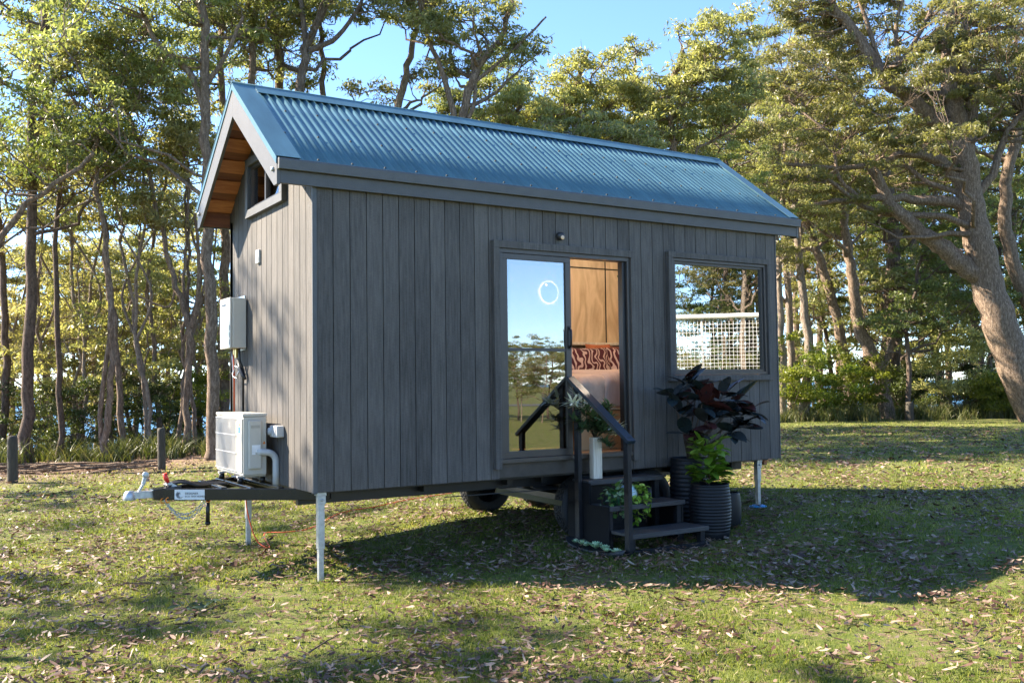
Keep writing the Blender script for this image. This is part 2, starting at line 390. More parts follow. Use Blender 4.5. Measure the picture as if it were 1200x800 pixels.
def boards(axis, a0, a1, z0, ztop, opens, pitch, thick, gap_=.008, seed=1):
    """vertical boards between a0 and a1 along the wall with openings (a0,a1,z0,z1); returns rects (lo,hi,z0,z1,var)"""
    rg = random.Random(seed); out = []
    a = a0
    while a < a1-1e-4:
        b = min(a+pitch, a1); lo, hi = a+gap_/2, b-gap_/2; v = rg.random()
        cuts = sorted({lo, hi, *[q for op in opens for q in op[:2] if lo < q < hi]})
        for c0, c1 in zip(cuts, cuts[1:]):
            mid = (c0+c1)/2; zs = [(z0, None)]
            hol = sorted([(op[2], op[3]) for op in opens if op[0] < mid < op[1]])
            z = z0
            for h0, h1 in hol:
                if h0 > z+1e-4: out.append((c0, c1, z, h0, v, False))
                z = h1
            out.append((c0, c1, z, None, v, True))
        a = b
    return out
DO = (1.80, 3.37, .60, 2.93)         # door opening (cut to below the wall)
WO = (3.93, 5.34, 1.68, 2.93)
mb = MB(); var = []
def bx(*a, v=0): 
    n0 = len(mb.f); mb.box(*a); var.extend([v]*(len(mb.f)-n0))
for c0, c1, z0, z1, v, top in boards(0, .03, L_, ZB, ZT, [DO, WO], .1528, .018, seed=3, gap_=.006):
    bx(c0, c1, 0, .018, z0, ZT if top else z1, v=v)
for x0, x1, z0, z1 in ((.022, DO[0], ZB+.01, ZT), (DO[1], WO[0], ZB+.01, ZT), (WO[1], L_, ZB+.01, ZT), (DO[0], DO[1], DO[3], ZT), (WO[0], WO[1], ZB+.01, WO[2]), (WO[0], WO[1], WO[3], ZT)):
    bx(x0, x1, .014, .10, z0, z1, v=-1.6)
pass
mb.build('front_wall', M_clad, house, bevel=.002, var=var)
# end wall with gable
mb = MB(); var = []
GW = (.63, 1.717, 3.27, 3.85)
y = 0.002; rg = random.Random(9)
def ceil_z(y): return roof_z(y)-.10
while y < W_-.004:
    y1 = min(y+.1497, W_-.004); lo, hi = y+(.004 if y > .01 else 0), y1-.004; v = rg.random()
    cuts = sorted({lo, hi, *[q for q in (GW[0]+.05, GW[1]-.05, 1.2) if lo < q < hi]})
    for c0, c1 in zip(cuts, cuts[1:]):
        mid = (c0+c1)/2; segs = [(ZB, None)]
        if GW[0]+.05 < mid < GW[1]-.05: segs = [(ZB, GW[2]+.05), (GW[3]-.05, None)]
        for z0, z1 in segs:
            ta, tb = (ceil_z(c0), ceil_z(c1)) if z1 is None else (z1, z1)
            n0 = len(mb.f); mb.prism([(c0, z0), (c1, z0), (c1, tb), (c0, ta)], 0, 0, .018); var += [v]*(len(mb.f)-n0)
    y = y1
def gwall(poly):
    n0 = len(mb.f); mb.prism(poly, 0, .014, .10); var.extend([-1.6]*(len(mb.f)-n0))
gy0, gy1, gz0, gz1 = GW[0]+.05, GW[1]-.05, GW[2]+.05, GW[3]-.05
gwall([(.02, ZB+.01), (2.38, ZB+.01), (2.38, gz0), (.02, gz0)])
gwall([(.02, gz0), (gy0, gz0), (gy0, ceil_z(gy0)), (.02, ceil_z(.02))])
gwall([(gy1, gz0), (2.38, gz0), (2.38, ceil_z(2.38)), (gy1, ceil_z(gy1))])
gwall([(gy0, gz1), (gy1, gz1), (gy1, ceil_z(gy1)), (1.2, ceil_z(1.2)), (gy0, ceil_z(gy0))])
mb.build('end_wall', M_clad, house, bevel=.002, var=var)
# rear long wall with an unseen window added for sunlight, far gable wall
mb = MB(); mb.box(0, .9, 2.30, 2.40, ZB, ZT); mb.box(.9, 2.3, 2.30, 2.40, ZB, 1.9); mb.box(.9, 2.3, 2.30, 2.40, 2.8, ZT); mb.box(2.3, L_, 2.30, 2.40, ZB, ZT)
mb.build('rear_wall', M_clad, house)
mb = MB(); mb.prism([(.10, ZB), (2.30, ZB), (2.30, ceil_z(2.30)), (1.2, ceil_z(1.2)), (.10, ceil_z(.10))], 0, L_-.10, L_)
mb.build('far_end_wall', M_clad, house)
# unseen window added in the rear wall to let the sun in
mb = MB()
for q in ((.9, .95, 1.9, 2.8), (2.25, 2.3, 1.9, 2.8), (.95, 2.25, 1.9, 1.95), (.95, 2.25, 2.75, 2.8)): mb.box(q[0], q[1], 2.31, 2.39, q[2], q[3])
o = mb.build('window', M_darkmetal, house)
mb = MB(); rgn = random.Random(2)
for i in range(36):
    xx = .03+.1528*(i+.5)
    for zz in (.80, 1.4, 2.0, 2.6, 3.2):
        if not (DO[0]-.07 < xx < DO[1]+.07 and zz < 3.0) and not (WO[0]-.08 < xx < WO[1]+.08 and 1.5 < zz < 3.05):
            for dx in (-.045, .045): mb.lathe([(0, -.0015), (.0035, -.0012), (.0035, .0005)], 6, (xx+dx+rgn.uniform(-.006, .006), 0, zz+rgn.uniform(-.012, .012)), axis=1)
tag(mb.build('nail', M_darkmetal, house), kind='stuff')
# corner trims
for nm, q in (('corner_trim', (-.004, .034, -.012, .0, ZB-.004, ZT)), ('corner_trim', (L_-.001, L_+.011, -.006, .05, ZB, ZT))):
    mb = MB(); mb.box(*q); mb.build(nm, M_trim, house)
mb = MB(); mb.box(.02, L_-.02, -.012, .11, 3.332, 3.445); mb.box(.02, L_-.02, 2.29, 2.41, 3.332, 3.445); mb.build('wall_plate', M_black, house)  # unseen filler added to stop interior light leaking out at the eaves
# interior lining
mb = MB()
mb.box(.10, L_-.10, .10, 2.30, .86, .925)
o = mb.build('floor', M_floorwood, house)
mb = MB(); t_ = .012
def lin(*a): mb.box(*a)
for x0, x1, z0, z1 in ((.11, .9, .925, 3.25), (.9, 2.3, .925, 1.9), (.9, 2.3, 2.8, 3.25), (2.3, L_-.12, .925, 3.25)):
    if x0 < 2.3 or True: lin(x0, x1, 2.30-t_, 2.298, z0, z1)
lin(L_-.10-t_, L_-.102, .11, 2.28, .925, 3.25); lin(.102, .10+t_, .11, 2.28, .925, 3.25)
for x0, x1, z0, z1 in ((.11, DO[0], .925, 3.2), (DO[1], WO[0], .925, 3.2), (WO[1], L_-.12, .925, 3.2), (DO[0], DO[1], DO[3], 3.2), (WO[0], WO[1], .925, WO[2]), (WO[0], WO[1], WO[3], 3.2)):
    lin(x0, x1, .102, .10+t_, z0, z1)
mb.prism([(.10, ceil_z(.10)-.004), (1.2, ceil_z(1.2)-.004), (2.30, ceil_z(2.3)-.004), (2.30, ceil_z(2.3)-.016), (1.2, ceil_z(1.2)-.016), (.10, ceil_z(.10)-.016)], 0, .11, L_-.12)
mb.build('plywood_lining', M_ply, house)
mb = MB()
for xx in (3.35, 4.86): mb.box(xx-.008, xx+.008, 2.283, 2.2865, 2.13, 3.2)
for zz in (3.10,): mb.box(2.4, L_-.12, 2.283, 2.2865, zz-.008, zz+.008)
mb.build('panel_joint', M_black, house)
mb = MB(); mb.box(3.3, L_-.12, 2.17, 2.285, 2.10, 2.135); mb.build('bed_ledge', M_palewood, house, bevel=.003)

# roof: corrugated sheets, flashings, ridge cap
X0, X1 = -.32, 5.87
def corr(side):
    xa, xb = X0+.19, X1-.13; n = int((xb-xa)/.076*8); xs = np.linspace(xa, xb, n+1)
    h = .0085*np.sin(2*PI*(xs-xa)/.076)
    rows = []; d = math.sqrt(1+SL*SL)
    for k, yy in enumerate((YE-.055, .4, .8, 1.175)):
        z = ZE+(yy-YE)*SL
        rows.append(np.stack([xs, np.full_like(xs, yy)-h*SL/d, np.full_like(xs, z)+h/d], -1))
    V = np.concatenate(rows); 
    if side: V[:, 1] = 2.4-V[:, 1]
    N = n+1; I, J = np.meshgrid(np.arange(3), np.arange(n), indexing='ij')
    Fq = np.stack([I*N+J, I*N+J+1, (I+1)*N+J+1, (I+1)*N+J], -1).reshape(-1, 4)
    if side: Fq = Fq[:, ::-1]
    o = link('roof_sheet', np_mesh('roof_sheet', V, Fq, smooth=True), M_roof, house)
    s_ = o.modifiers.new('thick', 'SOLIDIFY'); s_.thickness = .002; s_.offset = -1
    # screws
    mb = MB()
    for row, yy in enumerate((-.04, .36, .78, 1.08)):
        xx = xa+.076*.25
        k = 0
        while xx < xb:
            if k % 2 == 0 or row in ():
                y2 = yy; z = ZE+(yy-YE)*SL+.0085/d*1.1
                if side: y2 = 2.4-yy
                if k % 4 == (0 if row % 2 else 2): mb.lathe([(.0001, .012), (.008, .011), (.010, .003), (.013, .001), (.013, -.004)], 6, (xx, y2, z))
            xx += .076; k += 1
    tag(mb.build('roof_screw', mat('screw_rubber', (.02, .025, .03), .8), o), kind='stuff')
for sd in (0, 1): corr(sd)
def slab(yA, yB, x0, x1, off, th, name, matl, parent=house, bev=.0):
    mb = MB(); d = math.sqrt(1+SL*SL)
    for sd in (0, 1):
        P = []
        for yy, o_ in ((yA, off), (yB, off), (yB, off-th), (yA, off-th)):
            P.append((yy-o_*SL/d, ZE+(yy-YE)*SL+o_/d))
        if sd: P = [(2.4-a, b) for a, b in P][::-1]
        mb.prism(P, 0, x0, x1)
    return mb.build(name, matl, parent, bevel=bev)
slab(-.06, 1.20, X0+.22, X1-.22, -.022, .04, 'roof_deck', M_black)
slab(-.05, 1.205, X0-.012, X0+.205, .014, .004, 'barge_flashing', M_roof)
slab(-.05, 1.205, X1-.145, X1+.012, .014, .004, 'barge_flashing', M_roof)
o = slab(1.075, 1.207, X0+.20, X1-.14, .019, .004, 'ridge_cap', M_roof)
mb = MB(); mb.tube([(X0-.012, 1.2, ZE+1.23*SL+.016), (X1+.012, 1.2, ZE+1.23*SL+.016)], .014, 8); mb.build('ridge_roll', M_roof, o)
# barge boards
def barge(x0, x1):
    mb = MB(); d_ = .30
    top = lambda y: ZE+(y-YE)*SL-.004
    P = [(-.055, 3.262), (.02, 3.262), (1.2, top(1.2)-d_), (1.2, top(1.2)), (-.055, top(-.055))]
    mb.prism(P, 0, x0, x1)
    Q = [(2.4-a, b) for a, b in P][::-1]; mb.prism(Q, 0, x0, x1)
    o = mb.build('barge_board', M_fascia, house, bevel=.003)
    mb = MB()   # folded metal edge over the board
    for P in ([(-.058, top(-.058)+.018), (1.2, top(1.2)+.022), (1.2, top(1.2)-.045), (-.058, top(-.058)-.045)],):
        mb.prism(P, 0, x0-.008, x0); mb.prism([(2.4-a, b) for a, b in P][::-1], 0, x0-.008, x0)
    mb.build('metal_edge', M_roof, o)
    return o
o = barge(X0-.0, X0+.03); barge(X1-.03, X1)
for yy in (.0, 2.4):
    mb = MB(); mb.lathe([(0, -.018), (.016, -.017), (.02, -.008), (.02, 0)], 14, (X0-.002, .03 if yy == 0 else 2.37, 3.40), axis=0); mb.build('bolt_cover', M_galv, o)
# fascia and gutter on the long sides
mb = MB(); mb.box(X0+.03, X1-.03, -.052, -.018, 3.275, 3.385); mb.build('fascia', M_fascia, house, bevel=.003)
mb = MB(); mb.prism([(-.052, 3.385), (-.052, 3.475), (-.095, 3.475), (-.10, 3.46), (-.095, 3.385)], 0, X0+.005, X1-.005); mb.build('gutter', M_trim, house, bevel=.003)
mb = MB(); mb.box(X0+.03, X1-.03, 2.418, 2.452, 3.275, 3.385); mb.build('fascia', M_fascia, house)
mb = MB(); mb.box(X0+.005, X1-.005, 2.452, 2.50, 3.385, 3.475); mb.build('gutter', M_trim, house)
# cedar soffit under the front gable overhang: proud boards coloured as sunlit, recessed ones as shaded
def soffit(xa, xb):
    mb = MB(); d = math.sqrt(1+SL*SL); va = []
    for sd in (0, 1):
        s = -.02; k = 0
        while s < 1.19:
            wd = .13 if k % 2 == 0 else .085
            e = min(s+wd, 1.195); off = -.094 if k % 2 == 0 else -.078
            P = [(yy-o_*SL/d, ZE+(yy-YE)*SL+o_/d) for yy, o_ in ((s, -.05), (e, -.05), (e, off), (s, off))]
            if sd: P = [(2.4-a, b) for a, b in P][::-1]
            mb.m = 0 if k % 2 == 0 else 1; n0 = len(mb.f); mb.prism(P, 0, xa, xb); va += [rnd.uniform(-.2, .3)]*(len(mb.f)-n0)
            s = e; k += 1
    mb.build('soffit', [M_cedar_lit, M_cedar_shade], house, var=va)
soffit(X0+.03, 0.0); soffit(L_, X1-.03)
for sd in (0, 1):
    mb = MB(); y = -.016 if not sd else 2.404; mb.box(X0+.032, -.001, y, y+.012, 3.285, 3.44); mb.build('eave_end', M_cedar_shade, house)
# gable window
mb = MB(); xa, xb = -.05, .0
mb.box(xa, xb, GW[0], GW[1], GW[2], GW[2]+.075); mb.box(xa, xb, GW[0], GW[1], GW[3]-.075, GW[3])
mb.box(xa, xb, GW[0], GW[0]+.075, GW[2]+.075, GW[3]-.075); mb.box(xa, xb, GW[1]-.075, GW[1], GW[2]+.075, GW[3]-.075)
gw = mb.build('gable_window', M_trim, house, bevel=.003)
mb = MB(); a, b, c, d = GW[0]+.075, GW[1]-.075, GW[2]+.075, GW[3]-.075
for q in ((a, b, c, c+.03), (a, b, d-.03, d), (a, a+.03, c+.03, d-.03), (b-.03, b, c+.03, d-.03), ((a+b)/2-.02, (a+b)/2+.02, c+.03, d-.03)): mb.box(-.02, .03, q[0], q[1], q[2], q[3])
mb.build('window_frame', M_darkmetal, gw)
mb = MB(); mb.box(.004, .009, a+.031, (a+b)/2-.021, c+.031, d-.031); mb.box(.004, .009, (a+b)/2+.021, b-.031, c+.031, d-.031); mb.build('pane', M_glass_gable, gw)
# main window: casing, frame, pane
def ring(mb, x0, x1, z0, z1, t, ya, yb, tb=None):
    tb = t if tb is None else tb
    mb.box(x0, x1, ya, yb, z0, z0+tb); mb.box(x0, x1, ya, yb, z1-t, z1); mb.box(x0, x0+t, ya, yb, z0+tb, z1-t); mb.box(x1-t, x1, ya, yb, z0+tb, z1-t)
mb = MB(); ring(mb, 3.875, 5.405, 1.625, 2.985, .062, -.055, 0)
win = mb.build('window', M_clad, house, bevel=.003, var=[.4]*24)
mb = MB(); ring(mb, 3.938, 5.332, 1.69, 2.92, .03, -.035, .06); ring(mb, 3.968, 5.302, 1.72, 2.89, .028, -.015, .05); mb.build('window_frame', M_bronze, win, bevel=.002)
mb = MB(); mb.box(3.996, 5.274, .008, .014, 1.748, 2.862); mb.build('pane', M_glass_win, win)
# door casing, frame, sliding leaves
mb = MB(); mb.box(1.735, 3.43, -.055, 0, 2.885, 2.955); mb.box(1.735, 1.80, -.055, 0, .835, 2.885); mb.box(3.365, 3.43, -.055, 0, .835, 2.885)
door = mb.build('sliding_door', M_clad, house, bevel=.003, var=[.4]*18)
mb = MB(); mb.box(1.80, 3.365, -.03, .09, 2.845, 2.885); mb.box(1.80, 1.835, -.03, .09, .885, 2.845); mb.box(3.33, 3.365, -.03, .09, .885, 2.845); mb.box(1.80, 3.365, -.045, .10, .885, .925)
mb.build('door_frame', M_bronze, door, bevel=.002)
def leaf(x0, x1, ya, yb, nm):
    mb = MB(); s_ = .062
    mb.box(x0, x1, ya, yb, .928, .99); mb.box(x0, x1, ya, yb, 2.79, 2.842); mb.box(x0, x0+s_, ya, yb, .99, 2.79); mb.box(x1-s_, x1, ya, yb, .99, 2.79)
    mb.box(x0+s_, x1-s_, ya+.008, yb-.008, 1.925, 1.955)
    lf = mb.build(nm, M_bronze, door, bevel=.002)
    return lf
lf = leaf(1.838, 2.63, -.02, .018, 'door_leaf')
mb = MB(); mb.box(1.90, 2.568, -.003, .003, .99, 2.79); mb.build('door_glass', M_glass_door, door)
lf2 = leaf(1.90, 2.66, .03, .068, 'door_leaf')
mb = MB(); mb.box(1.962, 2.598, .046, .052, .99, 2.79); mb.build('door_glass', glass_mat('inner_door_glass', .02), door)
mb = MB(); mb.tube([(2.60, -.022, 1.96), (2.60, -.055, 1.985), (2.60, -.058, 2.06), (2.60, -.055, 2.13), (2.60, -.022, 2.155)], .011, 8); mb.box(2.583, 2.617, -.024, -.018, 1.94, 2.175); mb.build('handle', M_black, door)
mb = MB(); mb.box(3.29, 3.329, .0, .07, .93, 2.84); mb.build('door_jamb', M_black, door)
# wall lamp above the door
mb = MB(); mb.lathe([(.0, -.062), (.022, -.06), (.036, -.05), (.041, -.03), (.041, -.01), (.036, 0)], 18, (2.51, 0, 3.045), axis=1)
wl = mb.build('wall_lamp', M_darkmetal, house)
mb = MB(); mb.lathe([(0, -.064), (.018, -.063), (.022, -.058)], 14, (2.515, 0, 3.03), axis=1); mb.build('lens', mat('warm_lens', (.8, .55, .35), .2), wl)
# small white boxes on the end wall
mb = MB(); mb.box(-.025, 0, 1.37, 1.46, 2.80, 2.93); s1 = mb.build('sensor_box', M_whitepl, house, bevel=.006)
mb = MB(); mb.box(-.030, -.025, 1.385, 1.445, 2.815, 2.86); mb.build('label_plate', M_grille, s1)
mb = MB(); mb.box(-.075, 0, .70, .90, 1.17, 1.275); s2 = mb.build('power_inlet', M_whitepl, house, bevel=.012)
mb = MB(); mb.lathe([(0, -.098), (.032, -.096), (.034, -.075)], 18, (0, .86, 1.222), axis=0); mb.box(-.080, -.0755, .72, .80, 1.20, 1.245); mb.build('inlet_cap', M_grille, s2)

# trailer chassis
mb = MB()
for yy in (.45, 1.95): mb.box(.02, 5.35, yy-.03, yy+.03, .60, .738)
for xx in (.25, 1.2, 2.1, 2.5, 3.3, 4.2, 5.1): mb.box(xx-.03, xx+.03, .30, 2.10, .642, .736)
mb.box(.02, 5.4, .06, .10, .724, .739); mb.box(.02, 5.4, 2.30, 2.34, .70, .739)
mb.box(DO[0]-.03, DO[1]+.02, .045, .10, .735, .855)
mb.build('chassis', M_black, house, bevel=.003)
mb = MB(); mb.box(.05, 5.45, .11, 2.29, .742, .80); mb.build('underfloor', M_black, house)
mb = MB(); mb.box(DO[0], DO[1], .020, .044, .75, .884); mb.build('door_sill_board', mat('worn_dark_board', (.05, .042, .035), .5, var=.5, scale=4), house)
# drawbar
mb = MB()
tip = (-.98, 1.2, .695)
mb.beam((.25, .25, .695), tip, .05, .10); mb.beam((.25, 2.15, .695), (-.98, 1.23, .695), .05, .10)
mb.beam((-.50, .82, .742), (-.50, 1.62, .742), .05, .03); mb.beam((-.10, .50, .742), (-.10, 1.92, .742), .05, .03); mb.beam((-.30, .66, .741), (-.30, 1.78, .741), .04, .028)
mb.beam((-1.02, 1.215, .70), (-.78, 1.215, .72), .16, .085)
db = mb.build('drawbar', M_blackgloss, house, bevel=.004)
mb = MB()
mb.lathe([(0, .052), (.03, .05), (.047, .03), (.052, 0), (.054, -.03), (.045, -.03)], 18, (-1.20, 1.215, .69)); mb.beam((-1.20, 1.215, .70), (-.98, 1.215, .70), .075, .06)
mb.beam((-1.14, 1.215, .70), (-1.085, 1.215, .80), .03, .02); mb.beam((-1.09, 1.215, .79), (-1.07, 1.215, .865), .024, .03)
mb.lathe([(.0, -.012), (.028, -.012), (.028, .012), (0, .012)], 14, (-1.07, 1.215, .868), axis=1)
cp = mb.build('coupling', M_galv, db, bevel=.002)
mb = MB(); mb.beam((-.80, 1.19, .735), (-.90, 1.19, .80), .02, .03); mb.build('brake_bar', M_galv, db)
mb = MB(); mb.tube([(-.885, 1.19, .79), (-.905, 1.19, .83), (-.915, 1.19, .875)], [.017, .021, .019], 10); mb.build('brake_grip', M_red, db)
# plate on the near arm of the drawbar
A0 = Vector((.25, .25, .695)); A1 = Vector(tip); da = (A1-A0).normalized(); nrm = Vector((-da.y, da.x, 0)).normalized()
if nrm.y > 0: nrm = -nrm
mid = A0.lerp(A1, .80)
ang = math.atan2(-da.y, -da.x)
mb = MB(); mb.box(-.135, .135, -.003, 0, -.043, .043); pl = mb.build('name_plate', mat('plate_silver', (.62, .66, .72), .3, .3, var=.04), db)
pl.location = mid+nrm*.0262; pl.rotation_euler = (0, 0, ang)
def text(s, size, loc, rot, matl, parent, name='lettering', ext=.0006):
    cu = bpy.data.curves.new(name, 'FONT'); cu.body = s; cu.size = size; cu.extrude = ext; cu.align_x = 'LEFT'; cu.resolution_u = 2
    o = bpy.data.objects.new(name, cu); C.objects.link(o); o.data.materials.append(matl); o.parent = parent; o.location = loc; o.rotation_euler = rot
    return o
M_ink = mat('dark_ink', (.03, .035, .045), .5)
def tmesh(parent, items, name='lettering', matl=None):
    """several lines of text turned into one mesh part"""
    objs = [text(s, z, loc, rot, matl or M_ink, None) for s, z, loc, rot in items]
    bpy.context.view_layer.update()
    dg = bpy.context.evaluated_depsgraph_get(); mb = MB()
    for t in objs:
        me = bpy.data.meshes.new_from_object(t.evaluated_get(dg)); mw = t.matrix_world
        mb.add([mw@v.co for v in me.vertices], [tuple(p.vertices) for p in me.polygons])
        bpy.data.objects.remove(t)
    o = mb.build(name, matl or M_ink, parent); return o
def plate_mark(mb):
    for k in range(7):
        r0 = .008+.004*k
        pts = [(-.088+r0*math.cos(a), -.0045, r0*math.sin(a)) for a in np.linspace(.6+k*.3, 4.2+k*.25, 14)]
        mb.tube(pts, .0011, 4)
mb = MB(); plate_mark(mb); mb.build('emblem', M_ink, pl)
tmesh(pl, [('DESIGNER', .026, (-.04, -.0045, .002), (PI/2, 0, 0)), ('ECO TINY HOMES', .022, (-.04, -.0045, -.022), (PI/2, 0, 0))])
# chains and shackles, cable, stabiliser tube
mb = MB()
def link_ring(mb, c, d, up, a=.017, b=.010, r=.0035):
    d = d.normalized(); u = (up-d*up.dot(d)).normalized()
    pts = [c+d*(a*math.cos(t))+u*(b*math.sin(t)) for t in np.linspace(0, 2*PI, 11)]
    mb.tube(pts, r, 5, caps=False)
for off, sag in ((-.02, .17), (.03, .14)):
    pa = Vector((-.93, 1.15+off, .655)); pb = Vector((-.62, .93+off, .66)); n_ = 17
    P = [pa.lerp(pb, i/n_)-Vector((0, 0, sag*4*(i/n_)*(1-i/n_))) for i in range(n_+1)]
    for i in range(n_): link_ring(mb, (P[i]+P[i+1])/2, P[i+1]-P[i], Vector((0, 0, 1)) if i % 2 else Vector((1, 1, .1)))
mb.build('safety_chain', M_galv, db)
for q in ((-.94, 1.14, .655), (-.905, 1.11, .66), (-.61, .92, .66)):
    mb = MB(); mb.tube([(q[0]+.018*math.cos(t), q[1], q[2]-.012+.022*math.sin(t)) for t in np.linspace(0, 2*PI, 13)], .005, 6, caps=False); mb.build('shackle', M_orange, db)
mb = MB(); mb.tube([(-.60, .97, .66), (-.60, .97, .42)], .018, 10); mb.tube([(-.60, .97, .45), (-.60, .97, .43)], .024, 10); mb.build('stabiliser_tube', M_black, db)
mb = MB()
for k in range(4):
    pts = [(-.9+.28*t, 1.17+.04*k+.03*math.sin(5*t+k), .75+.035*math.sin(PI*min(1, t*1.1))+.004*k) for t in np.linspace(0, 1.9, 14)]
    mb.tube(pts, .011, 6)
mb.build('trailer_cable', M_black, db)
# legs
def leg(x, y, top, foot, blue=False, tilt=0):
    z0 = foot
    mb = MB(); mb.box(x-.028, x+.028, y-.028, y+.028, z0+.28, top); mb.box(x-.022, x+.022, y-.022, y+.022, z0, z0+.28)
    mb.box(x-.04, x+.04, y-.04, y+.04, top-.03, top-.002); mb.box(x-.036, x+.036, y-.034, y-.029, top-.10, top-.03)
    lg = mb.build('leg', M_galv, house, bevel=.003)
    mb = MB(); mb.lathe([(0, -.012), (.011, -.012), (.011, 0)], 8, (x, y-.034, top-.065), axis=1); mb.build('bolt', M_galv, lg)
    if blue:
        mb = MB(); mb.lathe([(.0, .018), (.06, .018), (.10, .004), (.10, -.01)], 20, (x, y, z0)); mb.build('foot_pad', M_blue, lg)
leg(.09, .075, ZB-.002, -.01); leg(.15, 2.27, ZB-.002, -.01); leg(5.27, .10, ZB-.002, .21, True); leg(5.3, 2.27, ZB-.002, .2)
mb = MB(); mb.box(5.39, 5.44, .11, .19, .665, .739); mb.build('marker_light', mat('amber_marker', (.30, .11, .05), .3), house, bevel=.004)
# wheels
def wheel(cx, cyy, cz, side):
    mb = MB(); w_ = .105; r0 = .315
    prof = [(.19, -w_*.8), (.205, -w_), (.27, -w_), (.303, -w_*.86), (r0, -w_*.6), (r0, w_*.6), (.303, w_*.86), (.27, w_), (.205, w_), (.19, w_*.8)]
    mb.lathe(prof, 44, (cx, cyy, cz), axis=1)
    wh = empty('wheel', (0, 0, 0)); wh.parent = house
    for ky in (-.035, .0, .035):
        for k in range(44):
            a = 2*PI*(k+.5*(ky != 0))/44; c_ = (cx+math.cos(a)*(r0+.003), cyy+ky, cz+math.sin(a)*(r0+.003))
            mb.beam((c_[0]-.014*math.sin(a), cyy+ky, c_[2]+.014*math.cos(a)), (c_[0]+.014*math.sin(a), cyy+ky, c_[2]-.014*math.cos(a)), .026, .008, up=(math.cos(a), 0, math.sin(a)))
    mb.build('tyre', M_rubber, wh)
    mb = MB(); y_ = -side
    mb.lathe([(.195, y_*.09), (.185, y_*.075), (.17, y_*.05), (.12, y_*.055), (.07, y_*.07), (.05, y_*.085), (0, y_*.088)], 30, (cx, cyy, cz), axis=1); mb.build('rim', M_black, wh)
gz = lambda x, y: float(gh(x, y))
for xx in (2.93, 3.72):
    for yy, s_ in ((.235, 1), (2.165, -1)): wheel(xx, yy, gz(xx, yy)+.31, s_)
mb = MB()
for xx in (2.93, 3.72): mb.box(xx-.03, xx+.03, .25, 2.15, .41, .47)
for yy in (.45, 1.95): 
    mb.beam((2.45, yy, .60), (3.32, yy, .47), .05, .03); mb.beam((3.32, yy, .47), (4.2, yy, .60), .05, .03)
mb.build('axle', M_black, house)
mb = MB(); mb.tube([(1.3, .14, .60), (2.9, .12, .59)], .005, 6); mb.build('brake_line', M_darkmetal, house)
mb = MB(); mb.beam((1.95, .32, .60), (2.62, .18, .44), .03, .05); mb.build('torsion_arm', mat('yellow_zinc', (.10, .08, .035), .5, .3), house)

# ------------------------------------------------------------------ heat pump and water heater
ac = empty('heat_pump_unit', (0, 0, .84), label='cream outdoor heat pump unit standing on the trailer drawbar', cat='air conditioner')
ax0, ax1, ay0, ay1, az0, az1 = -.31, -.10, .90, 1.76, 0, .545
# local coordinates: z relative to .84
mb = MB(); mb.box(ax0, ax1, ay0, ay1, az0, az1-.03); mb.box(ax0-.006, ax1+.006, ay0-.006, ay1+.006, az1-.028, az1); mb.box(ax0+.01, ax1, ay0+.01, ay1-.01, -.012, 0)
mb.build('casing', M_white, ac, bevel=.006)
mb = MB()
for k in range(44):
    y_ = 1.09+k*.0148
    mb.box(ax0-.016, ax0-.013, y_, y_+.0035, .03, .50)
for z_ in (.03, .19, .35, .50): mb.box(ax0-.017, ax0-.0125, 1.08, 1.74, z_-.003, z_+.003)
mb.build('fan_grille', M_grille, ac)
mb = MB(); mb.lathe([(.0, 0), (.225, 0), (.225, -.006), (0, -.006)], 36, (ax0-.002, 1.41, .265), axis=0)
mb.build('fan_opening', M_darkmetal, ac)
mb = MB(); mb.box(ax0-.010, ax0-.001, .915, 1.05, .02, .50); fp = mb.build('front_panel', M_white, ac, bevel=.003)
mb = MB(); mb.box(ax0-.012, ax0-.0105, .955, 1.015, .375, .42); bdg = mb.build('badge', mat('blue_badge', (.02, .2, .42), .4), fp)
tmesh(bdg, [('NEC', .026, (ax0-.0125, 1.010, .388), (PI/2, 0, -PI/2))], matl=M_whitepl)
mb = MB(); mb.add([(ax0-.0115, 1.00, .435), (ax0-.0115, .965, .435), (ax0-.0115, .9825, .465)], [(0, 1, 2)]); mb.build('warning_sticker', M_orange, fp)
mb = MB(); P = [(ax0+.045, .045), (ax0+.175, .065), (ax0+.175, .47), (ax0+.045, .49)]
mb.box(ax0+.04, ax0+.16, ay0-.03, ay0-.001, .05, .485)
vc = mb.build('valve_cover', M_white, ac, bevel=.012)
mb = MB(); mb.box(ax0+.06, ax0+.14, ay0-.033, ay0-.0305, .415, .44); mb.build('grip_recess', mat('recess_tan', (.42, .38, .31), .5), vc)
mb = MB(); mb.box(ax0+.07, ax0+.145, ay0-.0325, ay0-.0305, .20, .265); mb.box(ax0+.07, ax0+.10, ay0-.0325, ay0-.0305, .18, .198); mb.build('rating_label', mat('pale_label', (.88, .88, .88), .3), vc)
mb = MB(); mb.add([(ax1-.035, ay0-.002, .27), (ax1-.008, ay0-.002, .27), (ax1-.0215, ay0-.002, .30)], [(0, 1, 2)]); mb.build('warning_sticker', M_orange, ac)
for y_ in (1.02, 1.62):
    mb = MB(); mb.box(ax0-.02, ax1+.02, y_-.02, y_+.02, -.030, -.013); mb.build('base_rail', M_grille, ac)
for q in ((ax0+.01, 1.02), (ax0+.01, 1.62), (ax1, 1.02), (ax1, 1.62)):
    mb = MB(); mb.lathe([(.0, -.031), (.022, -.031), (.027, -.05), (.027, -.083), (0, -.083)], 14, (q[0], q[1], 0)); mb.build('rubber_foot', M_black, ac)
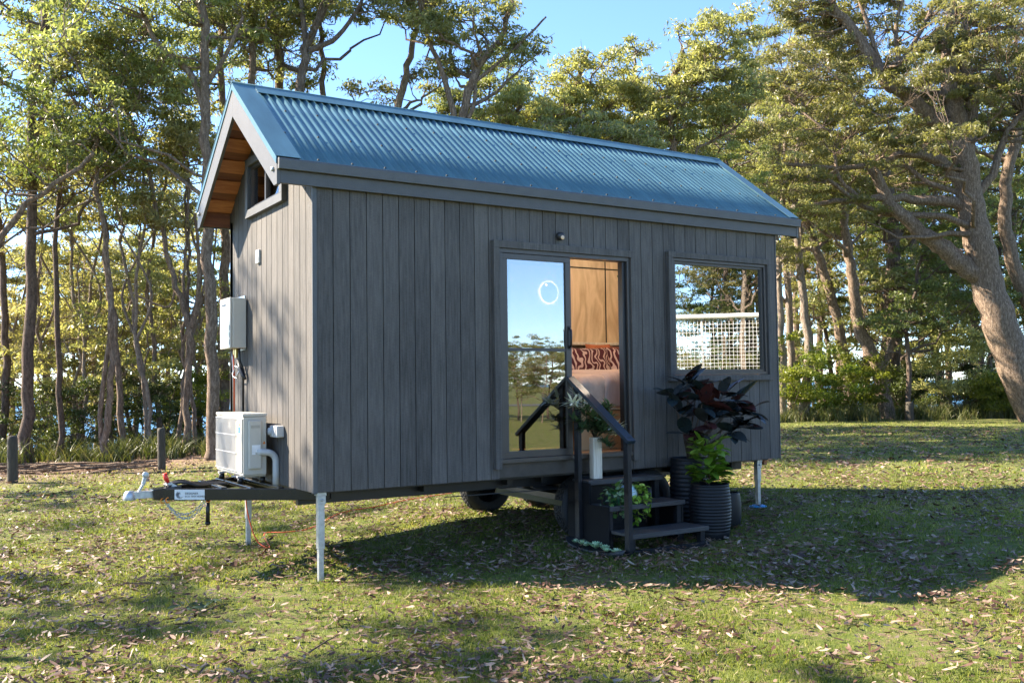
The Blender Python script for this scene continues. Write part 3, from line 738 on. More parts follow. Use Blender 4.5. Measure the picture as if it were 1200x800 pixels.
dp = MB(); pts = [(-.19, .885, 1.04), (-.15, .875, 1.04), (-.11, .87, 1.035)]+[(-.11+.085*math.sin(t), .865, .95+.085*math.cos(t)) for t in np.linspace(.15, PI/2, 7)]+[(-.025, .865, .85), (-.025, .865, .735)]
dp.tube(pts, .030, 16); o = dp.build('drain_hose', M_whitepl); tag(o, 'white bent conduit running from the heat pump down to the drawbar', 'pipe')

wh = empty('water_heater', (0, 0, 2.0), label='white gas water heater box mounted high on the end wall', cat='water heater')
mb = MB(); mb.box(-.15, -.012, 1.79, 2.15, .005, .50); mb.build('casing', M_white, wh, bevel=.008)
mb = MB(); mb.box(-.175, -.151, 1.795, 2.145, 0, .505); cv = mb.build('front_cover', M_white, wh, bevel=.01)
mb = MB()
for z_ in (.04, .11, .18): mb.box(-.1765, -.1752, 1.802, 1.815, z_, z_+.05)
mb.build('vent_slot', M_black, cv)
mb = MB(); mb.box(-.1768, -.1753, 1.93, 2.07, .425, .445); mb.build('badge', M_black, cv)
mb = MB(); mb.box(-.012, 0, 1.85, 2.09, -.015, .53); mb.build('wall_bracket', M_galv, wh)
mb = MB()
for y_, zz, rr_, mt in ((1.84, -.60, .011, 0), (2.04, -.60, .008, 1), (2.08, -.60, .008, 2)):
    mb.m = mt; mb.tube([(-.07, y_, .01), (-.065, y_, -.12), (-.03 if mt == 0 else -.06, y_, -.2), (-.03 if mt == 0 else -.06, y_, zz-.55 if mt == 0 else zz-.1)], rr_, 8)
mb.build('pipe', [M_black, M_cord, M_galv], wh)
mb = MB(); mb.tube([(-.07+.01*math.sin(3*t), 1.95+.09*math.cos(t), -.23+.06*math.sin(t)) for t in np.linspace(0, 6*PI, 60)], .006, 6)
mb.tube([(-.07, 1.93, .01), (-.06, 1.92, -.1), (-.07, 1.97, -.18)], .006, 6); mb.build('coiled_hose', M_galv, wh)
mb = MB(); mb.box(-.09, -.05, 1.885, 1.93, -.09, .004); mb.box(-.095, -.05, 1.94, 1.965, -.06, .004); mb.build('valve', mat('brass', (.55, .38, .10), .3, .8), wh, bevel=.004)
mb = MB(); mb.tube([(-.05, 1.93, -.1), (-.05, 1.86, -.2), (-.04, 1.80, -.27), (-.03, 1.77, -.30)], [.02, .028, .022, .012], 8); mb.build('insulation_sleeve', M_black, wh)

# ------------------------------------------------------------------ steps with handrail
st = empty('entry_steps', (0, 0, 0), label='black timber entry steps with a single handrail below the sliding door', cat='steps')
sx0, sx1 = 2.655, 3.56
zs = (.262, .475, .69); ys = (-.87, -.55, -.23)
for z_, y_ in zip(zs, ys):
    mb = MB(); dpt = .30 if z_ < .6 else .26
    mb.box(sx0, sx1, y_+.012, y_+.012+dpt, z_-.032, z_-.002)
    mb.box(sx0-.01, sx1+.01, y_-.012, y_+.010, z_-.045, z_)
    mb.build('tread', mat('worn_tread_timber', (.034, .034, .036), .5, var=.4, scale=5, bump=.3, bscale=30, stretch=(1, 6, 6)), st, bevel=.004)
for y_, z_ in zip(ys, zs):
    for xx in (sx0+.0, sx1-.06):
        mb = MB(); g0 = .03; mb.box(xx, xx+.055, y_+.03, y_+.085, g0, z_-.034); mb.build('riser_post', M_blackwood, st, bevel=.003)
mb = MB(); mb.box(sx0-.02, sx0-.001, -.55, .09, .03, .47); mb.box(sx0-.02, sx0-.001, -.26, .09, .471, .67); mb.build('side_panel', mat('panel_black', (.008, .008, .009), .7, spec=.15), st, bevel=.002)
mb = MB(); mb.box(sx1+.001, sx1+.018, -.52, .02, .06, .42); mb.build('side_panel', M_black, st)
mb = MB(); mb.box(sx0, sx1+.01, -.88, -.835, .03, .115); mb.build('base_rail', M_blackwood, st, bevel=.003)
mb = MB(); mb.box(sx0+.0, sx1, -.02, .02, .04, .65); mb.build('back_board', M_blackwood, st, bevel=.003)
px_ = sx0-.045
mb = MB(); mb.box(px_-.022, px_+.022, -.90, -.835, .02, 1.13); mb.build('post', M_blackwood, st, bevel=.003)
mb = MB(); mb.box(px_-.022, px_+.022, -.155, -.09, .05, 1.60); mb.build('post', M_blackwood, st, bevel=.003)
mb = MB(); mb.beam((px_, .0, 1.675), (px_, -.93, 1.085), .09, .035); mb.build('handrail', M_rail, st, bevel=.003)

# ------------------------------------------------------------------ potted plants
def leaf_shape(L, W, fold=.15, curl=.25, n=6):
    """broad leaf along +x, grid of quads"""
    V = []; Fs = []
    for i in range(n+1):
        t = i/n; wd = W*(max(0, math.sin(PI*t**.9)) ** .6 if 0 < t < 1 else 0.0)
        x = L*t; z = -curl*L*t*t
        for j in (-1, 0, 1): V.append((x, j*wd/2, z+abs(j)*fold*wd/2))
    for i in range(n):
        for j in range(2): a = i*3+j; Fs.append((a, a+3, a+4, a+1))
    return V, Fs
def put_leaf(mb, var, base, yaw, pitch, L, W, v, roll=0, **k):
    Vl, Fl = leaf_shape(L, W, **k)
    mt = Matrix.Translation(Vector(base))@Matrix.Rotation(yaw, 4, 'Z')@Matrix.Rotation(-pitch, 4, 'Y')@Matrix.Rotation(roll, 4, 'X')
    n0 = len(mb.f); mb.add([mt@Vector(p) for p in Vl], Fl, True); var += [v]*(len(mb.f)-n0)
def ribbed_pot(name, x, y, z, r0, h, label, ribs=True, mt=None):
    mb = MB(); prof = [(0, 0), (r0*.80, 0)]
    n = 17
    for i in range(n*4+1):
        t = i/(n*4); r_ = r0*(.80+.26*math.sin(PI*(t*.62+.10))-.06*t)
        rb = (.0042*math.cos(2*PI*t*n) if ribs and t > .12 else 0)
        prof.append((r_+rb, .01+t*(h-.02)))
    rt = prof[-1][0]; prof += [(rt-.004, h), (rt-.018, h), (rt-.02, h-.03), (0, h-.035)]
    mb.lathe(prof, 40, (0, 0, 0))
    e = empty(name, (x, y, z), label=label, cat='pot'); mb.build('pot_body', mt or mat('ribbed_pot_black', (.008, .009, .011), .5, var=.15, spec=.3), e)
    mb = MB(); mb.lathe([(rt-.021, h-.05), (0, h-.03)], 24); mb.build('soil', M_soil, e)
    return e
ribbed_pot('plant_pot', 3.86, -.60, .07, .198, .545, 'ribbed black pot in front holding the bright green fiddle leaf fig')
ribbed_pot('plant_pot', 3.97, -.19, .08, .195, .76, 'tall ribbed black pot behind holding the dark rubber plant')
ribbed_pot('plant_pot', 4.30, -.38, .10, .145, .38, 'low plain black pot half hidden at the right of the two ribbed pots', ribs=False)
RUB = leaf_mat('rubber_leaves', [(.016, .026, .028), (.03, .045, .052), (.045, .05, .05), (.08, .035, .025)], .08, .22, .6, (1, .5, .3))
FIG = leaf_mat('fig_leaves', [(.05, .13, .015), (.10, .22, .02), (.17, .32, .035), (.28, .42, .07)], .3, .3, .5)
# rubber plant
rp = empty('rubber_plant', (3.97, -.19, .80), label='tall dark burgundy rubber plant in the tall ribbed pot', cat='plant')
mb = MB(); lf_ = MB(); va = []; rg = random.Random(12)
tops = [(-.18, -.12, .50), (.10, -.02, .72), (.42, -.12, .48), (.28, -.20, .66), (.0, -.22, .60), (-.02, -.02, .80), (.56, -.06, .58), (-.24, -.06, .66), (.52, -.16, .34), (.2, -.12, .44), (-.14, -.16, .30), (.38, -.18, .28), (.66, -.1, .46), (.05, -.2, .40)]
for tx, ty, tz in tops:
    tx = tx*1.15; tz = tz*1.06; P = [(0, 0, -.02), (tx*.35, ty*.4, tz*.45), (tx*.8, ty*.9, tz*.85), (tx, ty, tz)]
    mb.tube(P, [.010, .009, .007, .005], 6)
    k = rg.randint(7, 9)
    for i in range(k):
        yaw = i*2.4+rg.uniform(-.4, .4)
        # keep leaves off the wall behind
        if math.sin(yaw) > .3: yaw = -yaw
        pit = rg.uniform(-.35, 1.1); t = rg.uniform(.55, 1.0)
        b = Vector(P[2]).lerp(Vector(P[3]), (t-.5)*2) if t > .5 else Vector(P[2])
        L = rg.uniform(.21, .31); put_leaf(lf_, va, b+Vector((math.cos(yaw), math.sin(yaw), 0))*.02, yaw, pit, L, L*rg.uniform(.46, .56), rg.choice([.05, .2, .3, .4, .55, .6, 1.0]) if rg.random() < .9 else 1.0, rg.uniform(-.5, .5), fold=.18, curl=rg.uniform(.05, .35))
mb.build('stem', BARK_D, rp); lf_.build('foliage', RUB, rp, var=va)
# fiddle leaf fig
fg = empty('fiddle_leaf_fig', (3.85, -.60, .58), label='bright lime green fiddle leaf fig in the front ribbed pot', cat='plant')
mb = MB(); lf_ = MB(); va = []
mb.tube([(0, 0, -.03), (.01, 0, .2), (0, 0, .46)], [.011, .009, .005], 7)
for i in range(150):
    h = rg.uniform(.0, 1); yaw = rg.uniform(0, 2*PI); rad = .17*(1-abs(h-.4)*.75)*rg.random()**.5
    b = (math.cos(yaw)*rad, math.sin(yaw)*rad, .04+h*.43)
    L = rg.uniform(.085, .15); put_leaf(lf_, va, b, yaw+rg.uniform(-.5, .5), rg.uniform(-.5, .9)*(.4+h), L, L*.75, rg.random()*.6+.4*h, rg.uniform(-.4, .4), fold=.25, curl=rg.uniform(-.1, .35))
    if i % 6 == 0: mb.tube([(0, 0, b[2]-.05), b], [.004, .002], 5)
mb.build('stem', BARK_D, fg); lf_.build('foliage', FIG, fg, var=va)
# pale timber vase with leucadendron on the steps
vx, vy = 2.83, -.11
vs_ = MB(); vs_.prism([(-.052, -.04), (.052, -.04), (.058, .04), (-.046, .04)], 2, 0, .40)
o = vs_.build('timber_vase', M_palewood, bevel=.006, loc=(vx, vy, .69)); tag(o, 'pale square timber vase on the top step beside the rail post', 'vase')
lc = empty('silver_bush_cutting', (vx, vy, 1.06), label='silver tipped leafy branches in the pale timber vase beside the handrail', cat='plant')
LEU = leaf_mat('leucadendron_leaves', [(.03, .06, .03), (.06, .11, .045), (.12, .19, .08), (.75, .76, .68)], .2)
lf_ = MB(); va = []; mb = MB()
for k, (tx, ty, tz, tp) in enumerate([(-.30, -.10, .38, 1), (-.22, -.06, .43, 1), (-.26, -.05, .20, 0), (-.12, -.12, .25, 0), (.04, -.06, .30, 0), (.12, -.08, .22, 0), (.16, -.12, .06, 1), (.06, -.16, -.08, 0), (.0, -.14, .08, 0), (.10, -.10, .34, 0), (-.20, -.10, .12, 0), (.14, -.14, .12, 1), (.02, -.10, .18, 0), (-.05, -.08, .14, 0)]):
    tx *= 1.15; P = [Vector((0, 0, 0)), Vector((tx*.3, ty*.3, tz*.4+.06)), Vector((tx, ty, tz))]; mb.tube(P, .004, 5)
    for i in range(60):
        t = rg.random()**.7; b = P[1].lerp(P[2], t); yaw = rg.uniform(0, 2*PI)
        tip_ = tp and t > .55
        L = rg.uniform(.08, .14); put_leaf(lf_, va, b, yaw, rg.uniform(-.2, 1.1), L, L*.22, (1.0 if tip_ else rg.random()*.6), 0, n=3, fold=.2, curl=.1)
lf_.build('foliage', LEU, lc, var=va); mb.build('stem', BARK_D, lc)
# trailing plants on the middle step
def trailing(name, x, y, z, label, cols, nvine, spread, drop, Lr, potc, seed, upn=0):
    rg = random.Random(seed); e = empty(name, (x, y, z), label=label, cat='plant'); lf_ = MB(); va = []; sm = MB()
    for k in range(nvine):
        a = rg.uniform(PI*.75, PI*2.15); l = drop*rg.uniform(.4, 1); s_ = spread*rg.uniform(.5, 1)
        P = [Vector((0, 0, .10)), Vector((math.cos(a)*s_*.6, math.sin(a)*s_*.6, .13)), Vector((math.cos(a)*s_, math.sin(a)*s_, .13-l*.5)), Vector((math.cos(a)*s_*1.02, math.sin(a)*s_*1.02, .13-l))]
        sm.tube(P, .0025, 4)
        for i in range(int(10*l/.2)+7):
            t = rg.random()*3; j = min(int(t), 2); b = P[j].lerp(P[j+1], t-j)
            L = rg.uniform(*Lr); put_leaf(lf_, va, b, rg.uniform(0, 2*PI), rg.uniform(-.9, .5), L, L*.75, rg.random(), rg.uniform(-.6, .6), n=4, fold=.15, curl=.2)
    for k in range(upn):
        yaw = rg.uniform(0, 2*PI); L = Lr[1]*1.25; put_leaf(lf_, va, (math.cos(yaw)*.03, math.sin(yaw)*.03, .1+rg.random()*.08), yaw, rg.uniform(.1, 1.2), L, L*.55, rg.random(), 0, fold=.2, curl=.35)
    lf_.build('foliage', cols, e, var=va); sm.build('stem', BARK_D, e)
    return e
POTH = leaf_mat('pothos_leaves', [(.02, .10, .03), (.05, .16, .04), (.13, .28, .07), (.42, .55, .38)], .25, .3)
IVY = leaf_mat('lime_ivy_leaves', [(.06, .17, .015), (.13, .28, .03), (.22, .40, .05), (.35, .50, .09)], .3, .35)
mb = MB(); mb.lathe([(0, 0), (.05, 0), (.068, .12), (.064, .12), (.055, .10), (0, .10)], 20)
o = mb.build('plant_pot', mat('green_glaze', (.02, .10, .05), .3), loc=(2.80, -.44, .476)); tag(o, 'small dark green pot under the trailing pothos on the middle step', 'pot')
trailing('pothos_plant', 2.80, -.44, .48, 'trailing pothos with pale striped leaves left of the front rail post', POTH, 14, .13, .30, (.04, .07), 0, 5, 12)
mb = MB(); mb.lathe([(0, -.085), (.04, -.08), (.075, -.05), (.09, 0), (.082, .045), (.06, .075), (.05, .08), (.048, .07), (0, .06)], 28)
o = mb.build('round_vase', mat('pale_blue_glaze', (.42, .56, .68), .35, var=.2, scale=30), loc=(2.98, -.42, .562)); tag(o, 'round pale blue vase half hidden behind the front rail post', 'vase')
trailing('lime_ivy', 3.07, -.47, .50, 'lime green trailing ivy hanging right of the front rail post', IVY, 14, .11, .36, (.04, .065), 0, 8, 6)
# succulent trough
mb = MB(); prof = []
V = []; n = 20
for lvl, (sx, sy, z) in enumerate(((.40, .065, 0), (.47, .085, .05), (.465, .08, .05), (.40, .06, .035))):
    for j in range(n): a = 2*PI*j/n; V.append((abs(math.cos(a))**.7*math.copysign(1, math.cos(a))*sx, abs(math.sin(a))**.8*math.copysign(1, math.sin(a))*sy, z+.05*abs(math.cos(a))**3*(lvl > 0)))
Fs = [(i*n+j, i*n+(j+1) % n, (i+1)*n+(j+1) % n, (i+1)*n+j) for i in range(3) for j in range(n)]+[tuple(range(n-1, -1, -1)), tuple(range(3*n, 4*n))]
mb.add(V, Fs, True)
tr = mb.build('succulent_trough', mat('trough_black', (.02, .02, .022), .5), loc=(2.50, -.50, .055)); tr.rotation_euler = (0, 0, PI/2-.08)
tag(tr, 'long low black trough on the grass beside the steps', 'planter')
SUC = leaf_mat('succulent_leaves', [(.22, .36, .18), (.34, .50, .28), (.46, .60, .40), (.62, .70, .62)], .15, .4)
sucl = ['large pale green succulent rosette at the far end of the black trough', 'grey spiky succulent second from the far end of the trough', 'pale green succulent rosette third along the black trough', 'biggest mint green rosette in the middle of the trough', 'lime succulent behind the middle rosette in the trough', 'blue grey fine leaved succulent near the front end of the trough', 'small pale rosette at the front end of the trough']
for k, (t, of, s_) in enumerate([(-.36, 0, .9), (-.24, .02, .7), (-.15, -.02, .9), (-.03, 0, 1.15), (.10, .02, .8), (.20, 0, .9), (.32, 0, .7)][::-1]):
    lf_ = MB(); va = []
    for ring_, (nn_, pt, L) in enumerate(((10, .45, .075), (9, .85, .066), (6, 1.2, .05))):
        for i in range(nn_): put_leaf(lf_, va, (0, 0, .0), 2*PI*i/nn_+ring_*.4, pt, L*s_, L*s_*(.5 if k != 1 else .2), rg.random()*.7+.1*ring_, 0, n=4, fold=.25, curl=-.2)
    o = lf_.build('succulent', SUC, var=va); tag(o, sucl[k], 'succulent', 'succulents in the trough')
    o.location = (2.50-of+.08*t, -.50+t, .055+.052)

# ------------------------------------------------------------------ inside the cabin
bed = empty('bed', (4.1, 1.3, .925), label='high bed with peach and blush quilts seen through the open door', cat='bed')
b0x, b1x, b0y, b1y = 3.0, 5.35, .36, 2.26
mb = MB(); mb.box(b0x+.02-4.1, b1x-4.1, b0y+.02-1.3, b1y-1.3, 0, .40)
bb = mb.build('bed_base', wood_mat('orange_ply', (.42, .24, .11), (.58, .36, .18), 1, (1, 1, .4), .45, 6), bed, bevel=.004)
mb = MB(); mb.box(b0x-4.1, b1x-4.1, b0y-1.3, b1y-1.3, .405, .60); mb.build('mattress', mat('white_sheet', (.75, .72, .68), .8), bed, bevel=.03)
def cloth(name, x0, x1, y0, y1, z0, z1, col, seed, rad=.12, foldn=0):
    """quilt: rounded slab with soft folds, hanging over the near side"""
    nx, ny = 60, 40; rg = np.random.RandomState(seed); V = []
    xs = np.linspace(x0, x1, nx); prof = []
    for t in np.linspace(0, 1, 14): prof.append((y0, z0+(z1-rad-z0)*t))
    for a in np.linspace(0, PI/2, 10)[1:]: prof.append((y0+rad*(1-math.cos(a)), z1-rad+rad*math.sin(a)))
    for t in np.linspace(0, 1, 16)[1:]: prof.append((y0+rad+(y1-y0-rad)*t, z1+.03*math.sin(t*PI)))
    for k, (py, pz) in enumerate(prof):
        for i, x in enumerate(xs):
            e = min(1, (x-x0)/.15); dz = -.10*(1-math.sqrt(max(0, 1-(1-e)**2))) if pz > z0+.05 else 0
            f = .006*math.sin(x*95+2*math.sin(k*.3))+.008*math.sin(x*23+k*.4)
            V.append((x-4.1, py-f-1.3-.01*math.sin(x*7), pz+dz+.5*f-.925))
    Fs = [(k*nx+i, k*nx+i+1, (k+1)*nx+i+1, (k+1)*nx+i) for k in range(len(prof)-1) for i in range(nx-1)]
    mb = MB(); mb.add(V, Fs, True); o = mb.build(name, col, bed)
    s = o.modifiers.new('t', 'SOLIDIFY'); s.thickness = .02; s.offset = -1
cloth('quilt', b0x-.04, b1x, b0y-.03, b1y-.05, 1.36, 1.70, mat('peach_linen', (.52, .36, .27), .9, bump=.3, bscale=120), 1)
cloth('throw_blanket', b0x+.30, b1x-.01, b0y-.055, b1y-.45, 1.37, 1.735, mat('blush_rib_blanket', (.50, .36, .30), .9, bump=.6, bscale=90, stretch=(6, .4, .4)), 2)
def pillow(name, c, sx, sz, th, m_, label, lean=.35, rz=0):
    V = []; n = 14; Fs = []
    for sgn in (-1, 1):
        for i in range(n+1):
            for j in range(n+1):
                u, v = i/n*2-1, j/n*2-1; h = th*(max(0, (1-u*u)*(1-v*v)))**.42; q = 1-.06*(1-abs(u))*0
                V.append((u*sx*(1-.05*(1-v*v)), sgn*h/2, v*sz*(1-.07*(1-u*u))))
    N = (n+1)**2
    for s in (0, 1):
        for i in range(n):
            for j in range(n):
                a = s*N+i*(n+1)+j; f = (a, a+n+1, a+n+2, a+1); Fs.append(f if s == 0 else f[::-1])
    mb = MB(); mb.add(V, Fs, True); o = mb.build(name, m_); o.location = c; o.rotation_euler = (-lean, 0, rz); tag(o, label, 'pillow'); return o
def pattern_mat():
    m, t, p = new_mat('maroon_wave_print'); N = t.nodes.new; L = t.links.new
    tc = N('ShaderNodeTexCoord'); mp = N('ShaderNodeMapping'); mp.inputs['Scale'].default_value = (1, 1, 1); L(tc.outputs['Object'], mp.inputs[0])
    wv = N('ShaderNodeTexWave'); wv.inputs['Scale'].default_value = 4.6; wv.inputs['Distortion'].default_value = 9; wv.inputs['Detail'].default_value = 0; wv.inputs['Detail Scale'].default_value = 2.2; L(mp.outputs[0], wv.inputs[0])
    r = N('ShaderNodeValToRGB'); r.color_ramp.interpolation = 'CONSTANT'; e = r.color_ramp.elements; e[0].color = (.06, .006, .014, 1); e[1].position = .64; e[1].color = (.46, .34, .32, 1)
    L(wv.outputs[0], r.inputs[0]); L(r.outputs[0], p.inputs['Base Color']); p.inputs['Roughness'].default_value = .9; return m
PM = pattern_mat()
pillow('pillow', (4.36, 2.02, 1.87), .36, .21, .16, PM, 'maroon pillow with blush wave print on the left of the bed')
pillow('pillow', (5.03, 2.02, 1.87), .34, .21, .16, PM, 'maroon pillow with blush wave print on the right of the bed')
pillow('cushion', (4.62, 2.12, 1.92), .20, .20, .12, mat('rust_velvet', (.36, .10, .035), .8), 'rust brown cushion poking up behind the printed pillows', .2)
pillow('cushion', (5.02, 2.14, 1.90), .24, .20, .10, mat('brown_velvet', (.18, .06, .035), .8), 'dark brown cushion behind the right printed pillow', .2)
# drawers next to the bed
ch = empty('chest_of_drawers', (2.62, .62, .925), label='dark timber drawers behind the closed glass door leaf', cat='drawers')
mb = MB(); mb.box(-.31, .31, -.20, .24, .05, .78); mb.build('cabinet', M_darkwood, ch, bevel=.004)
for z_ in (.08, .32, .55):
    mb = MB(); mb.box(-.30, .30, -.222, -.201, z_, z_+.21); d_ = mb.build('drawer', M_darkwood, ch, bevel=.003)
    mb = MB(); mb.lathe([(0, -.03), (.016, -.028), (.016, -.01), (.008, 0)], 14, (.05, -.223, z_+.105), axis=1); mb.build('knob', M_black, d_)
for sx in (-.28, .28):
    for sy in (-.17, .21): mb = MB(); mb.lathe([(.015, 0), (.022, .05)], 10, (sx, sy, 0)); mb.build('leg', M_darkwood, ch)
# round mirror with halo
mi = empty('round_mirror', (3.95, 2.286, 2.76), label='round mirror with a glowing warm halo on the plywood wall', cat='mirror')
mb = MB(); mb.lathe([(0, -.030), (.125, -.030), (.13, -.026), (.13, -.022), (0, -.022)], 40, axis=1); mb.build('mirror_glass', M_mirror, mi)
mb = MB(); mb.lathe([(.128, -.018), (.150, -.018), (.150, -.006), (.128, -.006)], 40, axis=1); mb.build('halo_light', M_lamp, mi)
# hanging vine inside right
hv = empty('hanging_vine', (5.02, 2.1, 2.95), label='trailing vine hanging by the plywood wall right of the doorway', cat='plant')
lf_ = MB(); va = []; mb = MB()
mb.tube([(0, 0, .1), (.02, 0, -.1), (-.02, 0, -.3), (.0, 0, -.45)], .003, 4)
for i in range(40):
    t = rg.random(); put_leaf(lf_, va, (rg.uniform(-.05, .05), rg.uniform(-.05, .05), .1-.55*t), rg.uniform(0, 6.28), -.6, .06, .03, rg.random()*.5, 0, n=3)
lf_.build('foliage', POTH, hv, var=va); mb.build('stem', BARK_D, hv)
# fill lights added at the ceiling to brighten the plywood inside
for k, xx in enumerate((1.2, 2.5, 3.5, 4.6)):
    zc = ceil_z(.75)-.018
    e = empty('downlight', (xx, .75, zc), label=['round ceiling light over the kitchen end', 'round ceiling light behind the closed door leaf', 'round ceiling light above the door opening', 'round ceiling light above the bed'][k], cat='ceiling light')
    mb = MB(); mb.lathe([(.07, -.0), (.075, -.02), (.06, -.022), (.06, -.012)], 22); mb.build('rim', M_whitepl, e)
    mb = MB(); mb.lathe([(0, -.015), (.06, -.015)], 22); mb.build('lamp_disc', M_fill_light, e)
    ld = bpy.data.lights.new('downlight_lamp', 'POINT'); ld.energy = 7.5; ld.color = (1, .90, .77); ld.shadow_soft_size = .06
    lo = bpy.data.objects.new('downlight_lamp', ld); C.objects.link(lo); lo.parent = e; lo.location = (0, 0, -.10)

# ------------------------------------------------------------------ trees
def tubes_np(paths, nseg):
    """paths: list of (pts(k,3), radii(k)) -> V,F"""
    Vs = []; Fs = []; b = 0
    for pts, rad in paths:
        pts = np.asarray(pts, float); k = len(pts); rad = np.asarray(rad, float)
        T = np.gradient(pts, axis=0); T /= np.linalg.norm(T, axis=1)[:, None]+1e-9
        a = np.array([1., 0, 0]) if abs(T[0][0]) < .8 else np.array([0, 1., 0])
        N = np.zeros_like(T); n0 = np.cross(T[0], a)
        for i in range(k):
            n0 = n0-T[i]*(n0@T[i]); n0 /= np.linalg.norm(n0)+1e-9; N[i] = n0
        B = np.cross(T, N); th = np.arange(nseg)*2*PI/nseg
        ring = pts[:, None]+rad[:, None, None]*(N[:, None]*np.cos(th)[None, :, None]+B[:, None]*np.sin(th)[None, :, None])
        Vs.append(ring.reshape(-1, 3))
        I, J = np.meshgrid(np.arange(k-1), np.arange(nseg), indexing='ij'); J2 = (J+1) % nseg
        Fs.append(b+np.stack([I*nseg+J, I*nseg+J2, (I+1)*nseg+J2, (I+1)*nseg+J], -1).reshape(-1, 4)); b += k*nseg
    return np.concatenate(Vs), np.concatenate(Fs)
def leaves_np(rs, cen, rad, per, L, W, droop=.6, squash=.65, round_=False):
    """leaf blades spread through clumps"""
    cen = np.asarray(cen); rad = np.asarray(rad); n = len(cen); idx = np.repeat(np.arange(n), per); m = len(idx)
    d = rs.normal(size=(m, 3)); d /= np.linalg.norm(d, axis=1)[:, None]
    d[:, 2] = np.where(d[:, 2] < -.15, -d[:, 2]*rs.uniform(.2, 1, m), d[:, 2])
    u = rs.uniform(0, 1, m)**.45
    p = cen[idx]+d*(rad[idx]*u)[:, None]*np.array([1, 1, squash])
    ax = d*.5+rs.normal(size=(m, 3))*.55; ax[:, 2] -= droop; ax /= np.linalg.norm(ax, axis=1)[:, None]
    sd = np.cross(ax, rs.normal(size=(m, 3))); sd /= np.linalg.norm(sd, axis=1)[:, None]+1e-9
    l = L*rs.uniform(.6, 1.25, m)[:, None]; w_ = W*rs.uniform(.7, 1.3, m)[:, None]
    up = np.cross(ax, sd)
    a = p-ax*l*.5; b = p+sd*w_*.5-up*w_*.12-ax*l*.08; c = p+ax*l*.5; e = p-sd*w_*.5-up*w_*.12-ax*l*.08
    V = np.stack([a, b, c, e], 1).reshape(-1, 3); Fq = np.arange(4*m).reshape(m, 4)
    tone = rs.uniform(-.18, .18, n)[idx]
    var = np.clip(rs.beta(2, 2, m)*.75+.12+tone, 0, 1)
    return V, Fq, var
def bez(a, b, rs, k=6, sag=.15, rise=.3):
    a = np.asarray(a, float); b = np.asarray(b, float); d = np.linalg.norm(b-a)
    c = (a+b)/2+rs.normal(size=3)*d*.10+np.array([0, 0, -rise*d*.35])
    t = np.linspace(0, 1, k)[:, None]; P = (1-t)**2*a+2*t*(1-t)*c+t*t*b
    P[1:-1] += rs.normal(size=(k-2, 3))*d*.03
    return P
def spline(P, k):
    P = np.asarray(P, float); n = len(P); out = []
    for s in np.linspace(0, n-1, k):
        i = min(int(s), n-2); t = s-i; p0 = P[max(i-1, 0)]; p1 = P[i]; p2 = P[i+1]; p3 = P[min(i+2, n-1)]
        out.append(.5*((2*p1)+(-p0+p2)*t+(2*p0-5*p1+4*p2-p3)*t*t+(-p0+3*p1-3*p2+p3)*t**3))
    return np.array(out)
